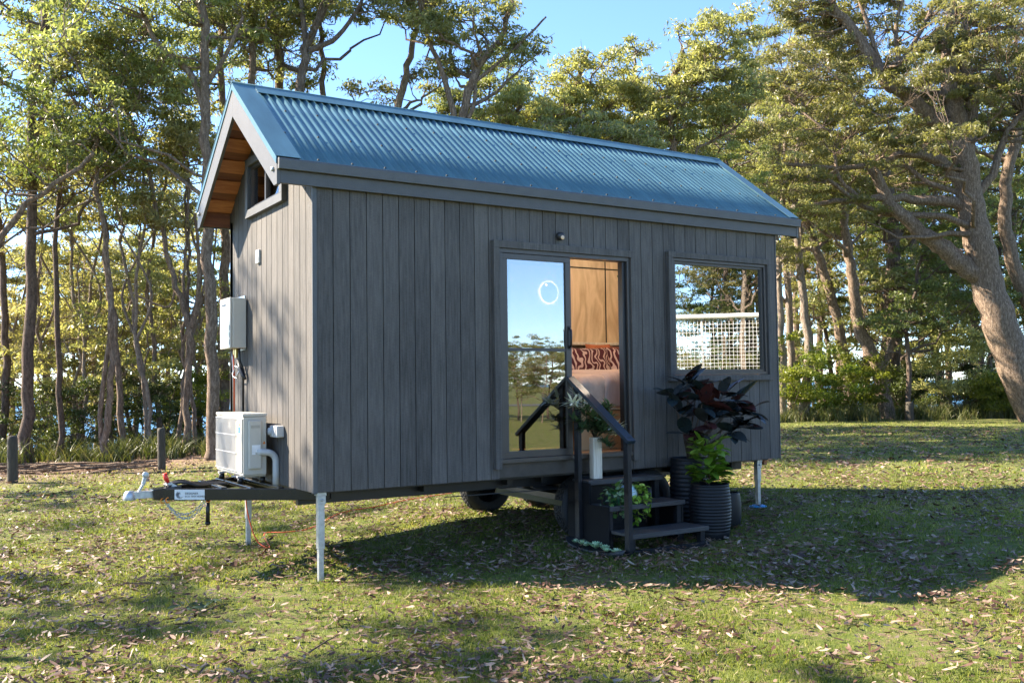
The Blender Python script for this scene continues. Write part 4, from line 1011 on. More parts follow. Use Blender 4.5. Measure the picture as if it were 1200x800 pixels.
def make_tree(base, trunk, r0, r1, crowns, seed, bark, leafm, label, nclus=50, per=180, crad=(.45, .85), leaf=(.155, .042), limbs=7,
              extra=(), lean_from=.35, name='gum_tree', cat='tree', group=None, flare=1.35, twig=.012, droop=.6, squash=.62, lscale=1.0):
    """trunk: points relative to base; crowns: list of (cx,cy,cz,rx,ry,rz); extra: traced limbs [(pts, r0, r1)]"""
    rs = np.random.RandomState(seed)
    T = spline(trunk, max(10, len(trunk)*4)); k = len(T)
    T[1:-1] += rs.normal(size=(k-2, 3))*np.array([.03, .03, 0])
    rad = np.linspace(r0, r1, k); rad[0] *= flare; rad[1] *= 1+(flare-1)*.35
    big = [(T, rad)]; mid = []; small = []
    for P, a, b in extra:
        q = spline(P, max(8, len(P)*4)); q[1:-1] += rs.normal(size=(len(q)-2, 3))*a*.11; big.append((q, np.linspace(a, b, len(q))))
    if name == 'gum_tree': nclus = int(nclus*1.9); per = int(per*.55); crad = (crad[0]*.62, crad[1]*.66)
    cen = []; vol = np.array([c[3]*c[4]*c[5] for c in crowns])**(.75); vol = vol/vol.sum()
    for c, v in zip(crowns, vol):
        m_ = max(2, int(round(nclus*v)))
        d = rs.normal(size=(m_, 3)); d /= np.linalg.norm(d, axis=1)[:, None]; u = rs.uniform(.25, 1, m_)**.5
        cen.append(np.array(c[:3])+d*u[:, None]*np.array(c[3:]))
    cen = np.concatenate(cen); crd = rs.uniform(crad[0], crad[1], len(cen))
    # main limbs to spread targets
    if limbs:
        idx = [rs.randint(len(cen))]
        dd = np.linalg.norm(cen-cen[idx[0]], axis=1)
        for _ in range(min(limbs, len(cen))-1):
            j = int(dd.argmax()); idx.append(j); dd = np.minimum(dd, np.linalg.norm(cen-cen[j], axis=1))
        for j in idx:
            tgt = cen[j]
            cand = T[int(k*lean_from):]; hz = np.linalg.norm((cand-tgt)[:, :2], axis=1)
            sc_ = np.abs((tgt[2]-cand[:, 2])-hz*.75)+.15*hz; i = int(sc_.argmin())
            ra = rad[int(k*lean_from)+i]*rs.uniform(.45, .7)*lscale
            P = bez(cand[i], tgt, rs, 9, rise=.5); mid.append((P, np.linspace(ra, twig*1.2, 9)))
    pool = np.concatenate([p for p, r in mid]+[p[len(p)//2:] for p, r in big]) ; poolr = np.concatenate([r for p, r in mid]+[r[len(r)//2:] for p, r in big])
    for j, tgt in enumerate(cen):
        dz = tgt[2]-pool[:, 2]; dist = np.linalg.norm(pool-tgt, axis=1)+np.where(dz < 0, -dz*1.5, 0); i = int(dist.argmin())
        if dist[i] < .05: continue
        P = bez(pool[i], tgt, rs, 6); ra = min(poolr[i]*.6, .03+.012*dist[i]); small.append((P, np.linspace(max(ra, twig), twig*.5, 6)))
        for q in range(2):
            e = tgt+rs.normal(size=3)*crd[j]*.5; small.append((bez(P[3], e, rs, 4), np.linspace(twig*.8, twig*.3, 4)))
    root = empty(name, tuple(base), label=label, cat=cat, group=group)
    V1, F1 = tubes_np(big, 12 if r0 > .2 else 9); b = len(V1); Vs, Fs = [V1], [F1]
    for grp, ns in ((mid, 6), (small, 4)):
        if grp:
            V2, F2 = tubes_np(grp, ns); Vs.append(V2); Fs.append(F2+b); b += len(V2)
    link('trunk', np_mesh('trunk', np.concatenate(Vs), np.concatenate(Fs), smooth=True), bark, root)
    if per:
        V, Fq, var = leaves_np(rs, cen, crd, per, leaf[0], leaf[1], droop, squash)
        link('crown', np_mesh('crown', V, Fq, var=var), leafm, root)
    return root

def traced(px_pts, depth, base_py=None, drift=0):
    """trunk centre line: (px,py) list from foot up at a depth, returned relative to its foot"""
    out = []
    for i, (a, b) in enumerate(px_pts): out.append(up_at(a, b, depth+drift*i/(len(px_pts)-1)))
    out = np.array(out); base = out[0].copy(); base[2] = gh(base[0], base[1])-.1
    if out[0][2] > base[2]: out[0] = base
    return base, out-base
def crown_at(base, px, py, depth, r, rz=None, ry=None):
    p = up_at(px, py, depth)-base; return (p[0], p[1], p[2], r, ry or r, rz or r*.7)
LG = 'slender gums left of the cabin'
# ---- left group: traced slender gums
def T1(pts, depth, r0, r1, crowns, seed, label, **k):
    if k.get('group') == LG: r0 *= .74; r1 *= .74; k.setdefault('lscale', .7); k['nclus'] = int(k.get('nclus', 50)*.8)
    base, tr_ = traced(pts, depth); cr = [crown_at(base, *c) for c in crowns]
    ex = [(np.array([up_at(a, b, depth+(k2[2] if len(k2) > 2 else 0)) for a, b, *k2 in P])-base, a0, a1) for P, a0, a1 in k.pop('limbs_px', [])]
    return make_tree(base, tr_, r0, r1, cr, seed, k.pop('bark', BARK_R), k.pop('leafm', EUC), label, extra=ex, **k)
T1([(28, 545), (33, 450), (36, 330), (40, 210), (38, 110), (50, 40), (60, -60)], 21.5, .19, .09, [(70, 45, 22, 1.6, 1.0), (15, 175, 21, 1.1, .6), (75, 180, 21, 1.2, .6), (60, -60, 22, 2.2)], 1, 'tall straight brown gum behind the leftmost bollard', nclus=52, group=LG, bark=BARK_D,
   limbs_px=[([(38, 180), (52, 130), (62, 95), (75, 40)], .09, .04)])
T1([(70, 540), (70, 440), (66, 300), (70, 210), (76, 160)], 22, .10, .05, [(85, 190, 22, 1.3), (40, 230, 22, .9)], 2, 'thin dark gum just right of the leftmost bollard', nclus=26, group=LG, bark=BARK_D)
T1([(122, 548), (128, 470), (131, 380), (124, 280), (112, 200), (118, 140)], 21, .11, .05, [(120, 90, 21, 1.6), (90, 170, 21, 1.1), (150, 60, 22, 1.4)], 3, 'curved thin gum leaning left between the two left bollards', nclus=36, group=LG,
   limbs_px=[([(122, 540), (118, 480), (131, 380)], .06, .05)])
T1([(148, 545), (141, 470), (131, 360), (120, 250), (108, 170)], 22.5, .12, .05, [(110, 120, 22, 1.5), (150, 190, 23, 1.2)], 4, 'gum trunk leaning left beside the curved thin gum', nclus=30, group=LG, leafm=EUC_D)
T1([(190, 548), (186, 480), (180, 400), (172, 330), (186, 250), (200, 160)], 24, .10, .04, [(190, 130, 24, 1.6), (160, 220, 24, 1.2), (225, 190, 24, 1.1)], 5, 'wavering gum stem directly behind the second bollard', nclus=34, group=LG, leafm=EUC_Y)
T1([(218, 545), (219, 470), (221, 390), (206, 330), (190, 270), (170, 190), (140, 110)], 22, .12, .05, [(130, 70, 22, 2.0), (180, 120, 22, 1.2), (100, 150, 23, 1.3)], 6, 'forked gum with limbs sweeping up and left near the second bollard', nclus=48, group=LG,
   limbs_px=[([(221, 392), (232, 350), (233, 300), (228, 250)], .07, .03), ([(206, 330), (196, 360), (150, 340)], .03, .02)])
T1([(247, 540), (249, 440), (246, 330), (244, 220), (240, 120), (238, 20), (230, -80)], 20, .185, .11, [(150, 40, 20, 2.2), (200, 20, 21, 2.0), (240, -60, 21, 2.4), (95, 90, 21, 1.4), (290, 30, 21, 1.2)], 7, 'thick brown gum trunk rising beside the water heater', nclus=80, per=200, group=LG,
   limbs_px=[([(240, 130), (225, 90), (200, 65), (180, 45), (170, 20)], .085, .04), ([(241, 100), (262, 70), (285, 20)], .06, .03)])
T1([(262, 535), (262, 430), (264, 320), (262, 240), (268, 160), (258, 90), (262, 10)], 25, .20, .10, [(260, -20, 25, 2.6), (300, 60, 26, 1.8), (225, 90, 26, 1.2)], 8, 'second brown trunk close behind the trunk by the water heater', nclus=60, group=LG)
T1([(-60, 560), (-45, 430), (-20, 330), (20, 250), (60, 222), (110, 180)], 19, .13, .05, [(20, 185, 19, 1.2, .5), (110, 165, 20, 1.3, .7), (-60, 120, 19, 2)], 9, 'gum leaning in from the left edge with an arched branch', nclus=46, group=LG, leafm=EUC_D,
   limbs_px=[([(-45, 430), (-60, 300), (-70, 150)], .11, .05)])
T1([(100, 550), (96, 480), (100, 400), (108, 330), (122, 260)], 26, .09, .04, [(120, 230, 26, 1.4), (80, 260, 26, 1.2)], 10, 'thin pale stem seen between the dark trunks at far left', nclus=26, group=LG, bark=BARK_P, leafm=EUC_Y)
T1([(5, 555), (8, 430), (2, 300), (-8, 150), (-10, 20)], 24, .14, .07, [(0, 60, 24, 2.0), (-10, 210, 24, 1.2), (20, -20, 24, 2)], 11, 'dark trunk at the very left edge of the wood', nclus=44, group=LG, bark=BARK_D)
rgs = random.Random(55)
thin_lab = ['thin pale wavering stem by the far left of the wood', 'thin forked stem between the leftmost gums', 'thin pale stem just left of the curved thin gum', 'bent thin stem right of the curved thin gum', 'slim pale stem in front of the white sky gap', 'slim stem with a side limb behind the second bollard', 'pale thin stem left of the forked gum', 'pale thin stem right of the forked gum', 'wispy stem near the trunk by the water heater']
for i, px in enumerate((12, 52, 88, 158, 168, 205, 178, 232, 240)):
    x = px; P = [(x, 545)]
    for y in (470, 400, 330, 260, 190): x += rgs.uniform(-16, 14); P.append((x, y))
    dep = rgs.uniform(22, 27)
    T1(P, dep, .075, .035, [(x, 180, dep, 1.1, .8), (x+rgs.uniform(-30, 30), 250, dep, 1.0, .5)], 300+i, thin_lab[i], nclus=15, group=LG, bark=BARK_P if i % 2 == 0 else BARK_R, leafm=(EUC, EUC_Y)[i % 2], lscale=.8,
       limbs_px=[([P[2], (P[2][0]+rgs.choice((-1, 1))*18, P[3][1]+10), (P[2][0]+rgs.choice((-1, 1))*26, P[4][1])], .04, .02)])
# ---- stems showing above the roof
def T1u(pts, depth, r0, r1, crowns, seed, label, **k):
    q = .8
    return T1(pts, depth*q, r0*q, r1*q, [(c[0], c[1], c[2]*q, *[v*q for v in c[3:]]) for c in crowns], seed, label, crad=(.36, .66), leaf=(.15, .038), per=160, **k)
UG = 'gums behind the cabin roof'
T1u([(300, 500), (302, 300), (300, 150), (296, 60), (302, -20)], 27, .15, .08, [(300, -20, 27, 2.2), (330, 60, 28, 1.2), (270, 40, 27, 1.2)], 21, 'straight trunk rising just right of the roof peak', nclus=40, group=UG)
T1u([(322, 500), (324, 250), (326, 110), (322, 20), (318, -60)], 29, .17, .09, [(318, -40, 29, 2.4), (340, 40, 30, 1.0)], 22, 'second trunk right of the roof peak', nclus=36, group=UG)
T1u([(352, 500), (350, 250), (349, 110), (362, 50), (380, 10), (395, -40)], 26, .16, .07, [(395, -30, 26, 1.8), (340, 20, 27, 1.3), (440, 10, 27, 1.1)], 23, 'forked grey gum over the roof with a blue sky gap on its right', nclus=36, group=UG, bark=BARK,
   limbs_px=[([(349, 120), (358, 60), (352, 0)], .09, .05), ([(362, 60), (400, 40), (430, -10)], .07, .03)])
T1u([(376, 500), (378, 250), (378, 130), (380, 70), (372, 0)], 28, .12, .06, [(372, 100, 28, .8), (370, -20, 28, 1.5)], 24, 'thin stem beside the forked grey gum over the roof', nclus=18, group=UG, bark=BARK)
T1u([(455, 500), (458, 250), (466, 130), (478, 80), (486, 30), (478, -30)], 29, .16, .06, [(480, -30, 29, 1.6), (500, 90, 30, .9), (430, 105, 30, .9)], 25, 'pale bare wavy trunk standing in the sky gap over the roof', nclus=22, group=UG, bark=BARK_P)
T1u([(520, 500), (520, 250), (545, 120), (560, 80), (590, 40), (600, 0)], 27, .17, .06, [(545, 20, 27, 1.6), (530, 85, 28, .8), (590, 62, 27, .8, .4), (500, 5, 28, 1.3), (618, 60, 28, .6, .3)], 26, 'leaning gum with upswept limbs over the middle of the roof', nclus=60, group=UG,
   limbs_px=[([(535, 150), (520, 90), (500, 40), (490, 0)], .08, .03), ([(552, 100), (600, 60), (640, 20)], .05, .02), ([(527, 175), (556, 120), (552, 60)], .06, .03)])
T1u([(600, 500), (604, 300), (603, 160), (612, 120)], 29, .12, .05, [(620, 135, 29, 1.5, .9), (585, 150, 29, 1.0), (640, 120, 30, 1.1)], 27, 'leafy yellow gum behind the middle of the roof', nclus=54, group=UG, leafm=EUC_Y)
T1u([(660, 500), (664, 300), (660, 170), (672, 110), (690, 60)], 31, .14, .05, [(700, 95, 31, 1.6, .9), (670, 135, 31, 1.5), (725, 135, 32, 1.4)], 28, 'rounded yellow green crown standing against open sky', nclus=80, group=UG, leafm=EUC_Y)
T1u([(735, 500), (736, 250), (745, 130), (742, 80), (748, 60)], 33, .10, .03, [(750, 55, 33, .7, .25), (745, 130, 33, 1.6), (715, 160, 33, 1.2)], 29, 'small flat topped tuft on a thin bare stem against the sky', nclus=48, group=UG)
T1u([(690, 500), (700, 300), (704, 200), (690, 160), (680, 130)], 26, .10, .04, [(690, 165, 26, 1.2, .7), (650, 170, 26, 1.2, .6), (735, 175, 26, 1.3, .6)], 30, 'low leafy gum just above the ridge of the roof', nclus=48, group=UG)
T1u([(800, 500), (800, 300), (790, 180), (785, 110), (800, 60)], 30, .14, .06, [(815, 110, 30, 1.5, 1.3), (782, 145, 30, 1.1), (845, 50, 30, 1.5), (840, 110, 30, 1.6)], 31, 'dense rounded gum crown behind the right end of the ridge', nclus=100, group=UG, leafm=EUC_Y)
T1u([(560, 500), (562, 300), (566, 190), (560, 150)], 32, .11, .05, [(560, 130, 32, 1.6, .9), (520, 140, 32, 1.4, .8), (590, 90, 32, 1.2)], 32, 'low gum crown left of the leafy yellow gum', nclus=50, group=UG)
# ---- right side: the big spreading gum and its neighbours
big = [(1225, 500), (1195, 440), (1168, 370), (1150, 300), (1138, 240), (1130, 190), (1122, 140), (1112, 95), (1110, 50), (1120, 0), (1126, -50)]
T1(big, 30, .60, .09, [(1120, 165, 27.5, 1.0, .5), (1165, 80, 28, 1.5, 1.0), (1085, 75, 28, 1.3, .7), (1140, 20, 28, 1.6, .8), (1000, 170, 30, 2.0, 1.1), (930, 60, 31, 2.2, 1.4), (1060, 40, 31.5, 2.4, 1.4), (1120, 130, 31.5, 2.2, 1.2), (1010, 110, 31, 1.8), (880, 130, 30, 1.6, 1.1), (1170, 50, 30, 2.2, 1.5), (960, 0, 31, 2.0), (930, 215, 29, 1.2, .5), (1080, 200, 31, 1.4, .5), (1190, 130, 30, 1.8), (1000, 250, 30, 1.0, .4)],
   41, 'big spreading gum with a thick leaning trunk at the right', nclus=300, per=190, crad=(.4, .75), leaf=(.17, .045), bark=BARK_R, limbs=9, flare=1.2, leafm=EUC, lscale=.4,
   limbs_px=[([(1158, 330), (1130, 312), (1105, 290), (1080, 272), (1050, 245), (1020, 195, -1)], 0.351, 0.150), ([(1140, 250), (1120, 238), (1085, 234), (1040, 232), (1000, 234), (940, 240, -1)], 0.208, 0.060),
             ([(1137, 235), (1118, 205), (1098, 186), (1060, 180), (1030, 192), (980, 196), (885, 190, -1.5)], 0.208, 0.045), ([(1128, 180), (1112, 150), (1092, 138), (1068, 115), (1040, 98), (1022, 70), (1000, 35), (968, 0)], 0.260, 0.135),
             ([(1042, 100), (1052, 75), (1050, 30), (1062, -10)], 0.091, 0.045), ([(1052, 78), (1078, 40), (1095, 0)], 0.091, 0.045), ([(1130, 190), (1140, 120), (1130, 60), (1140, -20)], 0.234, 0.120),
             ([(1147, 225), (1165, 200), (1178, 160), (1200, 130)], 0.143, 0.075), ([(1010, 234), (985, 210), (978, 180)], 0.078, 0.045), ([(1035, 85), (1020, 40), (1005, -10)], 0.078, 0.060)])
RG = 'gum trunks in the wood right of the cabin'
T1([(1255, 480), (1215, 380), (1185, 300), (1178, 220), (1192, 150), (1200, 60)], 34, .30, .14, [(1200, 20, 34, 2.2), (1160, 130, 34, 1.5)], 42, 'curving trunk at the right edge behind the big spreading gum', nclus=60, group=RG, bark=BARK_R)
T1([(1046, 498), (1038, 475), (1030, 430), (1008, 385), (1000, 330), (992, 285), (985, 230)], 34, .30, .13, [(985, 210, 34, 1.6, .9), (960, 250, 34, 1.2), (1010, 240, 35, 1.2)], 43, 'kinked brown trunk leaning left behind the right lawn', nclus=36, group=RG, bark=BARK_R,
   limbs_px=[([(1032, 440), (1046, 400), (1045, 380)], .12, .08)])
T1([(1000, 490), (988, 410), (975, 350), (955, 290), (940, 240)], 37, .25, .12, [(930, 230, 37, 1.8, 1), (960, 260, 37, 1.2)], 44, 'trunk leaning left toward the cabin corner', nclus=34, group=RG, bark=BARK_R)
T1([(1050, 498), (1047, 430), (1045, 340), (1047, 260), (1030, 180)], 38, .34, .18, [(1060, 330, 38, 2.0, 1.3), (1040, 250, 38, 2.0, 1)], 45, 'upright dark trunk behind the kinked brown trunk', nclus=50, group=RG, bark=BARK_D, leafm=EUC_D)
T1([(1065, 495), (1064, 430), (1062, 395), (1072, 340), (1080, 300)], 33, .10, .05, [(1060, 380, 33, 1.5, .6), (1100, 350, 33, 1.6, .6), (1120, 300, 33, 1.5, .8), (1160, 360, 34, 1.2, .6)], 46, 'small dark branching tree in the shade of the big gum', nclus=60, group=RG, bark=BARK_D, leafm=EUC_D, limbs=7)
for k, (x0, x1, x2, dd_, sd_) in enumerate(((918, 916, 912, 33, 51), (928, 926, 921, 35, 52), (942, 948, 935, 34, 53), (968, 950, 940, 40, 54), (1020, 1040, 1070, 41, 55), (1110, 1095, 1085, 42, 56), (1140, 1150, 1100, 44, 57), (895, 900, 905, 38, 58))):
    T1([(x0, 495), (x1, 400), (x2, 300), (x2-4, 220), (x2+6, 120)], dd_, .13+.03*(k % 3), .07, [(x2, 180, dd_, 2.4, 1.6), (x2+20, 90, dd_, 2.4, 1.6), (x2-20, 300, dd_, 1.4, .7)], sd_,
       ['pale stem closest to the cabin right corner', 'pale twin stem second from the cabin right corner', 'wavering pale stem third from the cabin right corner', 'slim stem far behind the leaning trunks', 'pale trunk slanting right through the middle of the right wood', 'slim trunk behind the small dark tree', 'thin trunk between the big gum and the bollards', 'stem half hidden behind the cabin right corner'][k], nclus=54, bark=BARK_P, leafm=(EUC, EUC_Y)[k % 2], group=RG)
# ---- generic gums filling the wood, built once per kind and copied
kinds = []
def kind(seed, H, r0, leafm, bark, cr, ncl, label):
    rs = np.random.RandomState(seed); lean = rs.uniform(-1, 1, 2)*.08*H
    tr_ = [(0, 0, -.6), (lean[0]*.1, lean[1]*.1, H*.25), (lean[0]*.5-.15, lean[1]*.4, H*.5), (lean[0], lean[1], H*.78)]
    return make_tree((0, 0, 0), tr_, r0, r0*.35, [tuple(np.array(c)*1.0) for c in cr], seed, bark, leafm, label, nclus=ncl, per=150, crad=(.4, .8), leaf=(.18, .045), group='back row gums')
back_lab = ['back row gum with a high rounded crown left of the cabin', 'back row gum showing behind the cabin roof', 'back row gum in the wood right of the cabin', 'gum shading the lawn from outside the left of the picture', 'gum across the lawn mirrored in the cabin windows']
K = [kind(101, 12, .16, EUC, BARK_R, [(0, 0, 9.5, 2.4, 2.4, 2.2), (1.4, .5, 7.5, 1.6, 1.6, 1.2), (-1.3, -.6, 7, 1.5, 1.5, 1.0)], 70, back_lab[0]),
     kind(102, 10, .13, EUC_Y, BARK_P, [(0, 0, 7.6, 2.3, 2.3, 2.0), (1.3, -1, 5.6, 1.5, 1.5, 1.0), (-.8, 1.2, 6, 1.4, 1.4, 1.0)], 64, back_lab[0]),
     kind(103, 14, .18, EUC, BARK, [(0, 0, 11.5, 2.8, 2.8, 2.2), (-1.6, .8, 9, 1.8, 1.8, 1.2), (1.5, 0, 8.2, 1.5, 1.5, .9)], 80, back_lab[0]),
     kind(104, 9, .12, EUC_D, BARK_D, [(0, 0, 6, 2.2, 2.2, 2.4), (.8, .8, 4, 1.8, 1.8, 1.2)], 70, back_lab[0]),
     kind(105, 13, .15, EUC_Y, BARK_R, [(.3, 0, 10, 2.2, 2.2, 2.6), (-1.2, -1.0, 7.2, 1.4, 1.4, .9), (1.3, .9, 6.4, 1.2, 1.2, .8)], 70, back_lab[0])]
K.append(kind(106, 12, .13, EUC, BARK_R, [(0, 0, 8.5, 3.0, 3.0, 2.6), (-1, 1, 6, 2, 2, 1)], 24, back_lab[0]))
K.append(kind(107, 6.5, .05, EUC_Y, BARK_P, [(0, 0, 3.6, 1.7, 1.7, 2.4), (.5, .3, 5.6, 1.2, 1.2, .8)], 26, back_lab[0]))
K.append(kind(108, 5.5, .045, EUC, BARK_R, [(0, 0, 3.0, 1.9, 1.9, 1.9)], 24, back_lab[0]))
rg = random.Random(31); used = set()
def put(k, x, y, lab, s=1.0, dz=0, grp=None):
    t = K[k]
    o = t if k not in used else copy_tree(t)
    used.add(k); o.location = (x, y, gh(x, y)+dz); o.rotation_euler = (0, 0, rg.uniform(0, 6.28)); o.scale = (s*rg.uniform(.9, 1.1),)*2+(s,)
    o['label'] = lab; o['group'] = grp or 'back row gums'; return o
# rows behind: (px, depth, kind, scale)
for px, dep, k, s in ((-70, 29, 1, 1), (15, 31, 1, .95), (62, 34, 1, 1.1), (115, 31, 1, .9), (160, 30, 1, .85), (195, 34, 4, .95), (232, 30, 1, .85), (130, 38, 1, 1.15), (90, 28, 1, .72)):
    p = at(px, dep); put(k, p[0], p[1], back_lab[0], s, grp='back row gums left of the cabin')
for i, (px, dep) in enumerate(((-20, 25), (45, 27), (85, 24.5), (112, 29), (160, 24), (175, 31), (205, 27), (235, 25.5), (280, 27), (30, 33), (140, 27), (255, 31))):
    p = at(px, dep); put(6+i % 2, p[0], p[1], 'feathery young gum in the gaps between the left trunks', .8+.1*(i % 4), grp='young gums between the left trunks')
for i, (px, dep) in enumerate(((910, 40), (950, 38), (990, 42), (1025, 37), (1075, 40), (1105, 38), (1135, 42), (1165, 37), (1195, 42), (1230, 38), (1060, 46), (930, 46), (1150, 47))):
    p = at(px, dep); put(6+i % 2, p[0], p[1], 'leafy young gum between the trunks right of the cabin', 1+.12*(i % 4), grp='young gums between the right trunks')
for px, dep, k, s in ((330, 34, 0, .92), (445, 36, 3, 1.0), (515, 31, 1, .9), (590, 33, 1, .95), (655, 35, 1, .9), (725, 36, 1, 1.0), (775, 34, 1, 1.1), (830, 33, 0, .98), (870, 36, 2, .95), (815, 40, 2, 1)):
    p = at(px, dep*.8); put(k, p[0], p[1], back_lab[1], s*.80, grp='back row gums behind the roof')
for px, dep, k, s in ((905, 38, 2, 1), (935, 44, 0, 1.2), (960, 48, 2, 1.1), (985, 43, 4, 1.2), (1015, 50, 0, 1.3), (1040, 45, 2, 1.1), (1080, 48, 2, 1.15), (1110, 45, 4, 1.25), (1145, 50, 0, 1.3), (1180, 44, 2, 1.2), (1215, 47, 0, 1.3), (1250, 42, 2, 1.2), (1060, 42, 3, 1.2), (1160, 41, 3, 1.2), (1210, 39, 3, 1.2), (975, 40, 3, 1.0)):
    p = at(px, dep); put(k, p[0], p[1], back_lab[2], s, grp='back row gums right of the cabin')
# trees beyond the left of the frame: they throw the dappled shade
for x, y, k, s in ((-12, 2.0, 5, .95), (-15.5, 8.5, 5, 1.0), (-8.5, 5.2, 5, .9), (-9.5, 9.5, 5, 1.0), (-17, -1.0, 1, .9), (-7.5, 14, 5, 1.0)):
    put(k, x, y, back_lab[3], s, grp='gums beyond the left edge')
# trees behind the camera, seen only as reflections
for x, y, k, s in ((24.5, -18.5, 2, .9), (27.5, -17.5, 0, .95), (29, -22.5, 2, 1.0), (26, -22, 3, 1.0), (30, -19, 3, 1.0), (31, -24, 1, 1.1), (22.5, -18, 7, 1.0), (25, -15.5, 7, 1.0), (21, -15.5, 1, .95), (24, -19, 0, .9), (27, -19.5, 4, .8), (23, -13.5, 0, .85), (31, -21, 3, 1.2), (36, -24, 4, 1.0), (38, -26, 3, 1.3)):
    put(k, x, y, back_lab[4], s, grp='gums mirrored in the windows')
for i in range(44):
    a_r = R(-78+i*1.0+rg.uniform(-.6, .6)); d_ = rg.uniform(24, 34); x = 2.2+d_*math.cos(a_r); y = d_*math.sin(a_r)
    kk = rg.choice([7, 7, 6, 3]); put(kk, x, y, 'low tree hedge across the lawn mirrored in the door glass', rg.uniform(.55, .85)*(.55 if kk == 3 else .8), grp='low trees mirrored in the door')
for i in range(12):
    x = 22+i*6.5+rg.uniform(-2, 2); y = -88+i*3.2+rg.uniform(-4, 4); put(rg.choice([1, 3, 3]), x, y, 'distant gum across the lawn mirrored in the door glass', rg.uniform(.5, .8), grp='distant trees mirrored in the door')

# ---- shrubs and undergrowth
def make_shrub(base, cr, seed, leafm, label, ncl=24, per=200, leaf=(.10, .035), crad=(.3, .5), grp='shrubs along the bank', stems=5, name='shrub', droop=.1):
    rs = np.random.RandomState(seed)
    return make_tree(base, [(0, 0, -.2), (.03, 0, .2), (.05, .03, .5)], .05, .03, cr, seed, BARK_D, leafm, label, nclus=ncl, per=per, crad=crad, leaf=leaf, limbs=stems, lean_from=0, name=name, cat='shrub', group=grp, flare=1, twig=.006, droop=droop, squash=.85)
def shrub_px(px, dep, h, wd, seed, leafm, label, grp='shrubs along the bank', **k):
    p = at(px, dep); return make_shrub((p[0], p[1], p[2]), [(0, 0, h*.55, wd, wd, h*.5)], seed, leafm, label, grp=grp, **k)
SG = 'dark shrubs left of the cabin'
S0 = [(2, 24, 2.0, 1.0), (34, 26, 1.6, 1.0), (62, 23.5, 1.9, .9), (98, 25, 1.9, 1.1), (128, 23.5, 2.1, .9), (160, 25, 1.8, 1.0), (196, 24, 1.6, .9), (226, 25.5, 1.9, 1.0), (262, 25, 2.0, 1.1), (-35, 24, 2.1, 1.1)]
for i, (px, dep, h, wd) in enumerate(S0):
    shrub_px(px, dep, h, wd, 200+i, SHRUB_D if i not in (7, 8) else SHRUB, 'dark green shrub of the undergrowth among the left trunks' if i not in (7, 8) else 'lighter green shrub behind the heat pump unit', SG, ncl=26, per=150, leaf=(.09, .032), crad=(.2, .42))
RS_ = 'shrubs at the edge of the right lawn'
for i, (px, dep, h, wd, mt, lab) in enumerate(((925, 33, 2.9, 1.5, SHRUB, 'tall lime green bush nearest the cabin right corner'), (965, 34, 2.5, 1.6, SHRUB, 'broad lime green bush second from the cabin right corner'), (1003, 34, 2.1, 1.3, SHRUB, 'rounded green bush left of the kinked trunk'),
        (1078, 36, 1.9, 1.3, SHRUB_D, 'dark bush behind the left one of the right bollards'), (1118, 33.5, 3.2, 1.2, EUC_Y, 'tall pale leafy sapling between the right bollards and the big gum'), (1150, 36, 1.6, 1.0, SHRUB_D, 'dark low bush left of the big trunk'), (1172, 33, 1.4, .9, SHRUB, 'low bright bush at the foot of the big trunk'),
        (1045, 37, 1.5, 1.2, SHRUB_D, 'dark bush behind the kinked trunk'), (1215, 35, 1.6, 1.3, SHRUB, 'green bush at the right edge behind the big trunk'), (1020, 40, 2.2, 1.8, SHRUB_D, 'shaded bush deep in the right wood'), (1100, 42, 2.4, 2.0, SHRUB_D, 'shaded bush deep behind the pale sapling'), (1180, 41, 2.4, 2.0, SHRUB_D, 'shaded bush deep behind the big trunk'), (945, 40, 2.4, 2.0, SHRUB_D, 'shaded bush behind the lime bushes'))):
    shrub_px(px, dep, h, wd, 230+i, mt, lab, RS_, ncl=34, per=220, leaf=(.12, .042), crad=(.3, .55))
# strappy long grass along the edge of the lawn: nobody could count it
def blades(P, h, w_, rs, lean=.35, seg=3):
    """P (m,3) roots -> bent blades; returns V,F"""
    m_ = len(P); a = rs.uniform(0, 2*PI, m_); dirn = np.stack([np.cos(a), np.sin(a), np.zeros(m_)], 1); b = rs.uniform(0, 2*PI, m_); sd = np.stack([np.cos(b), np.sin(b), np.zeros(m_)], 1)
    hh = h*rs.uniform(.5, 1.15, m_); ln = lean*rs.uniform(.2, 1.3, m_)*hh; Vs = []
    for s in range(seg+1):
        t = s/seg; c = P+dirn*(ln*t*t)[:, None]+np.array([0, 0, 1])*(hh*t*(1-.25*t*lean))[:, None]; ww = w_*(1-t*.85)/2
        Vs += [c-sd*np.asarray(ww).reshape(-1, 1), c+sd*np.asarray(ww).reshape(-1, 1)]
    V = np.stack(Vs, 1).reshape(-1, 3); k = 2*(seg+1); base = np.arange(m_)[:, None]*k
    Fq = np.concatenate([base+np.array([[2*s, 2*s+1, 2*s+3, 2*s+2]]) for s in range(seg)], 0) if seg > 1 else base+np.array([[0, 1, 3, 2]])
    return V, Fq
rs = np.random.RandomState(77); PT = []; HT = []
for px0, px1, d0, d1, n, h in ((-60, 285, 20.8, 25, 210, .6), (890, 1260, 32, 38, 330, .7), (290, 890, 24, 34, 160, .7)):
    for _ in range(n):
        u_ = rs.uniform(0, 1); px = px0+(px1-px0)*u_; dep = rs.uniform(d0, d1); p = at(px, dep); r_ = rs.uniform(.15, .4); m_ = rs.randint(22, 46)
        q = p+np.concatenate([rs.normal(size=(m_, 2))*r_*.35, np.zeros((m_, 1))], 1); PT.append(q); HT.append(np.full(m_, h*rs.uniform(.6, 1.2)))
PT = np.concatenate(PT); HT = np.concatenate(HT); PT[:, 2] = gh(PT[:, 0], PT[:, 1])-.03
V, Fq = blades(PT, HT, .028, rs, .7, 3)
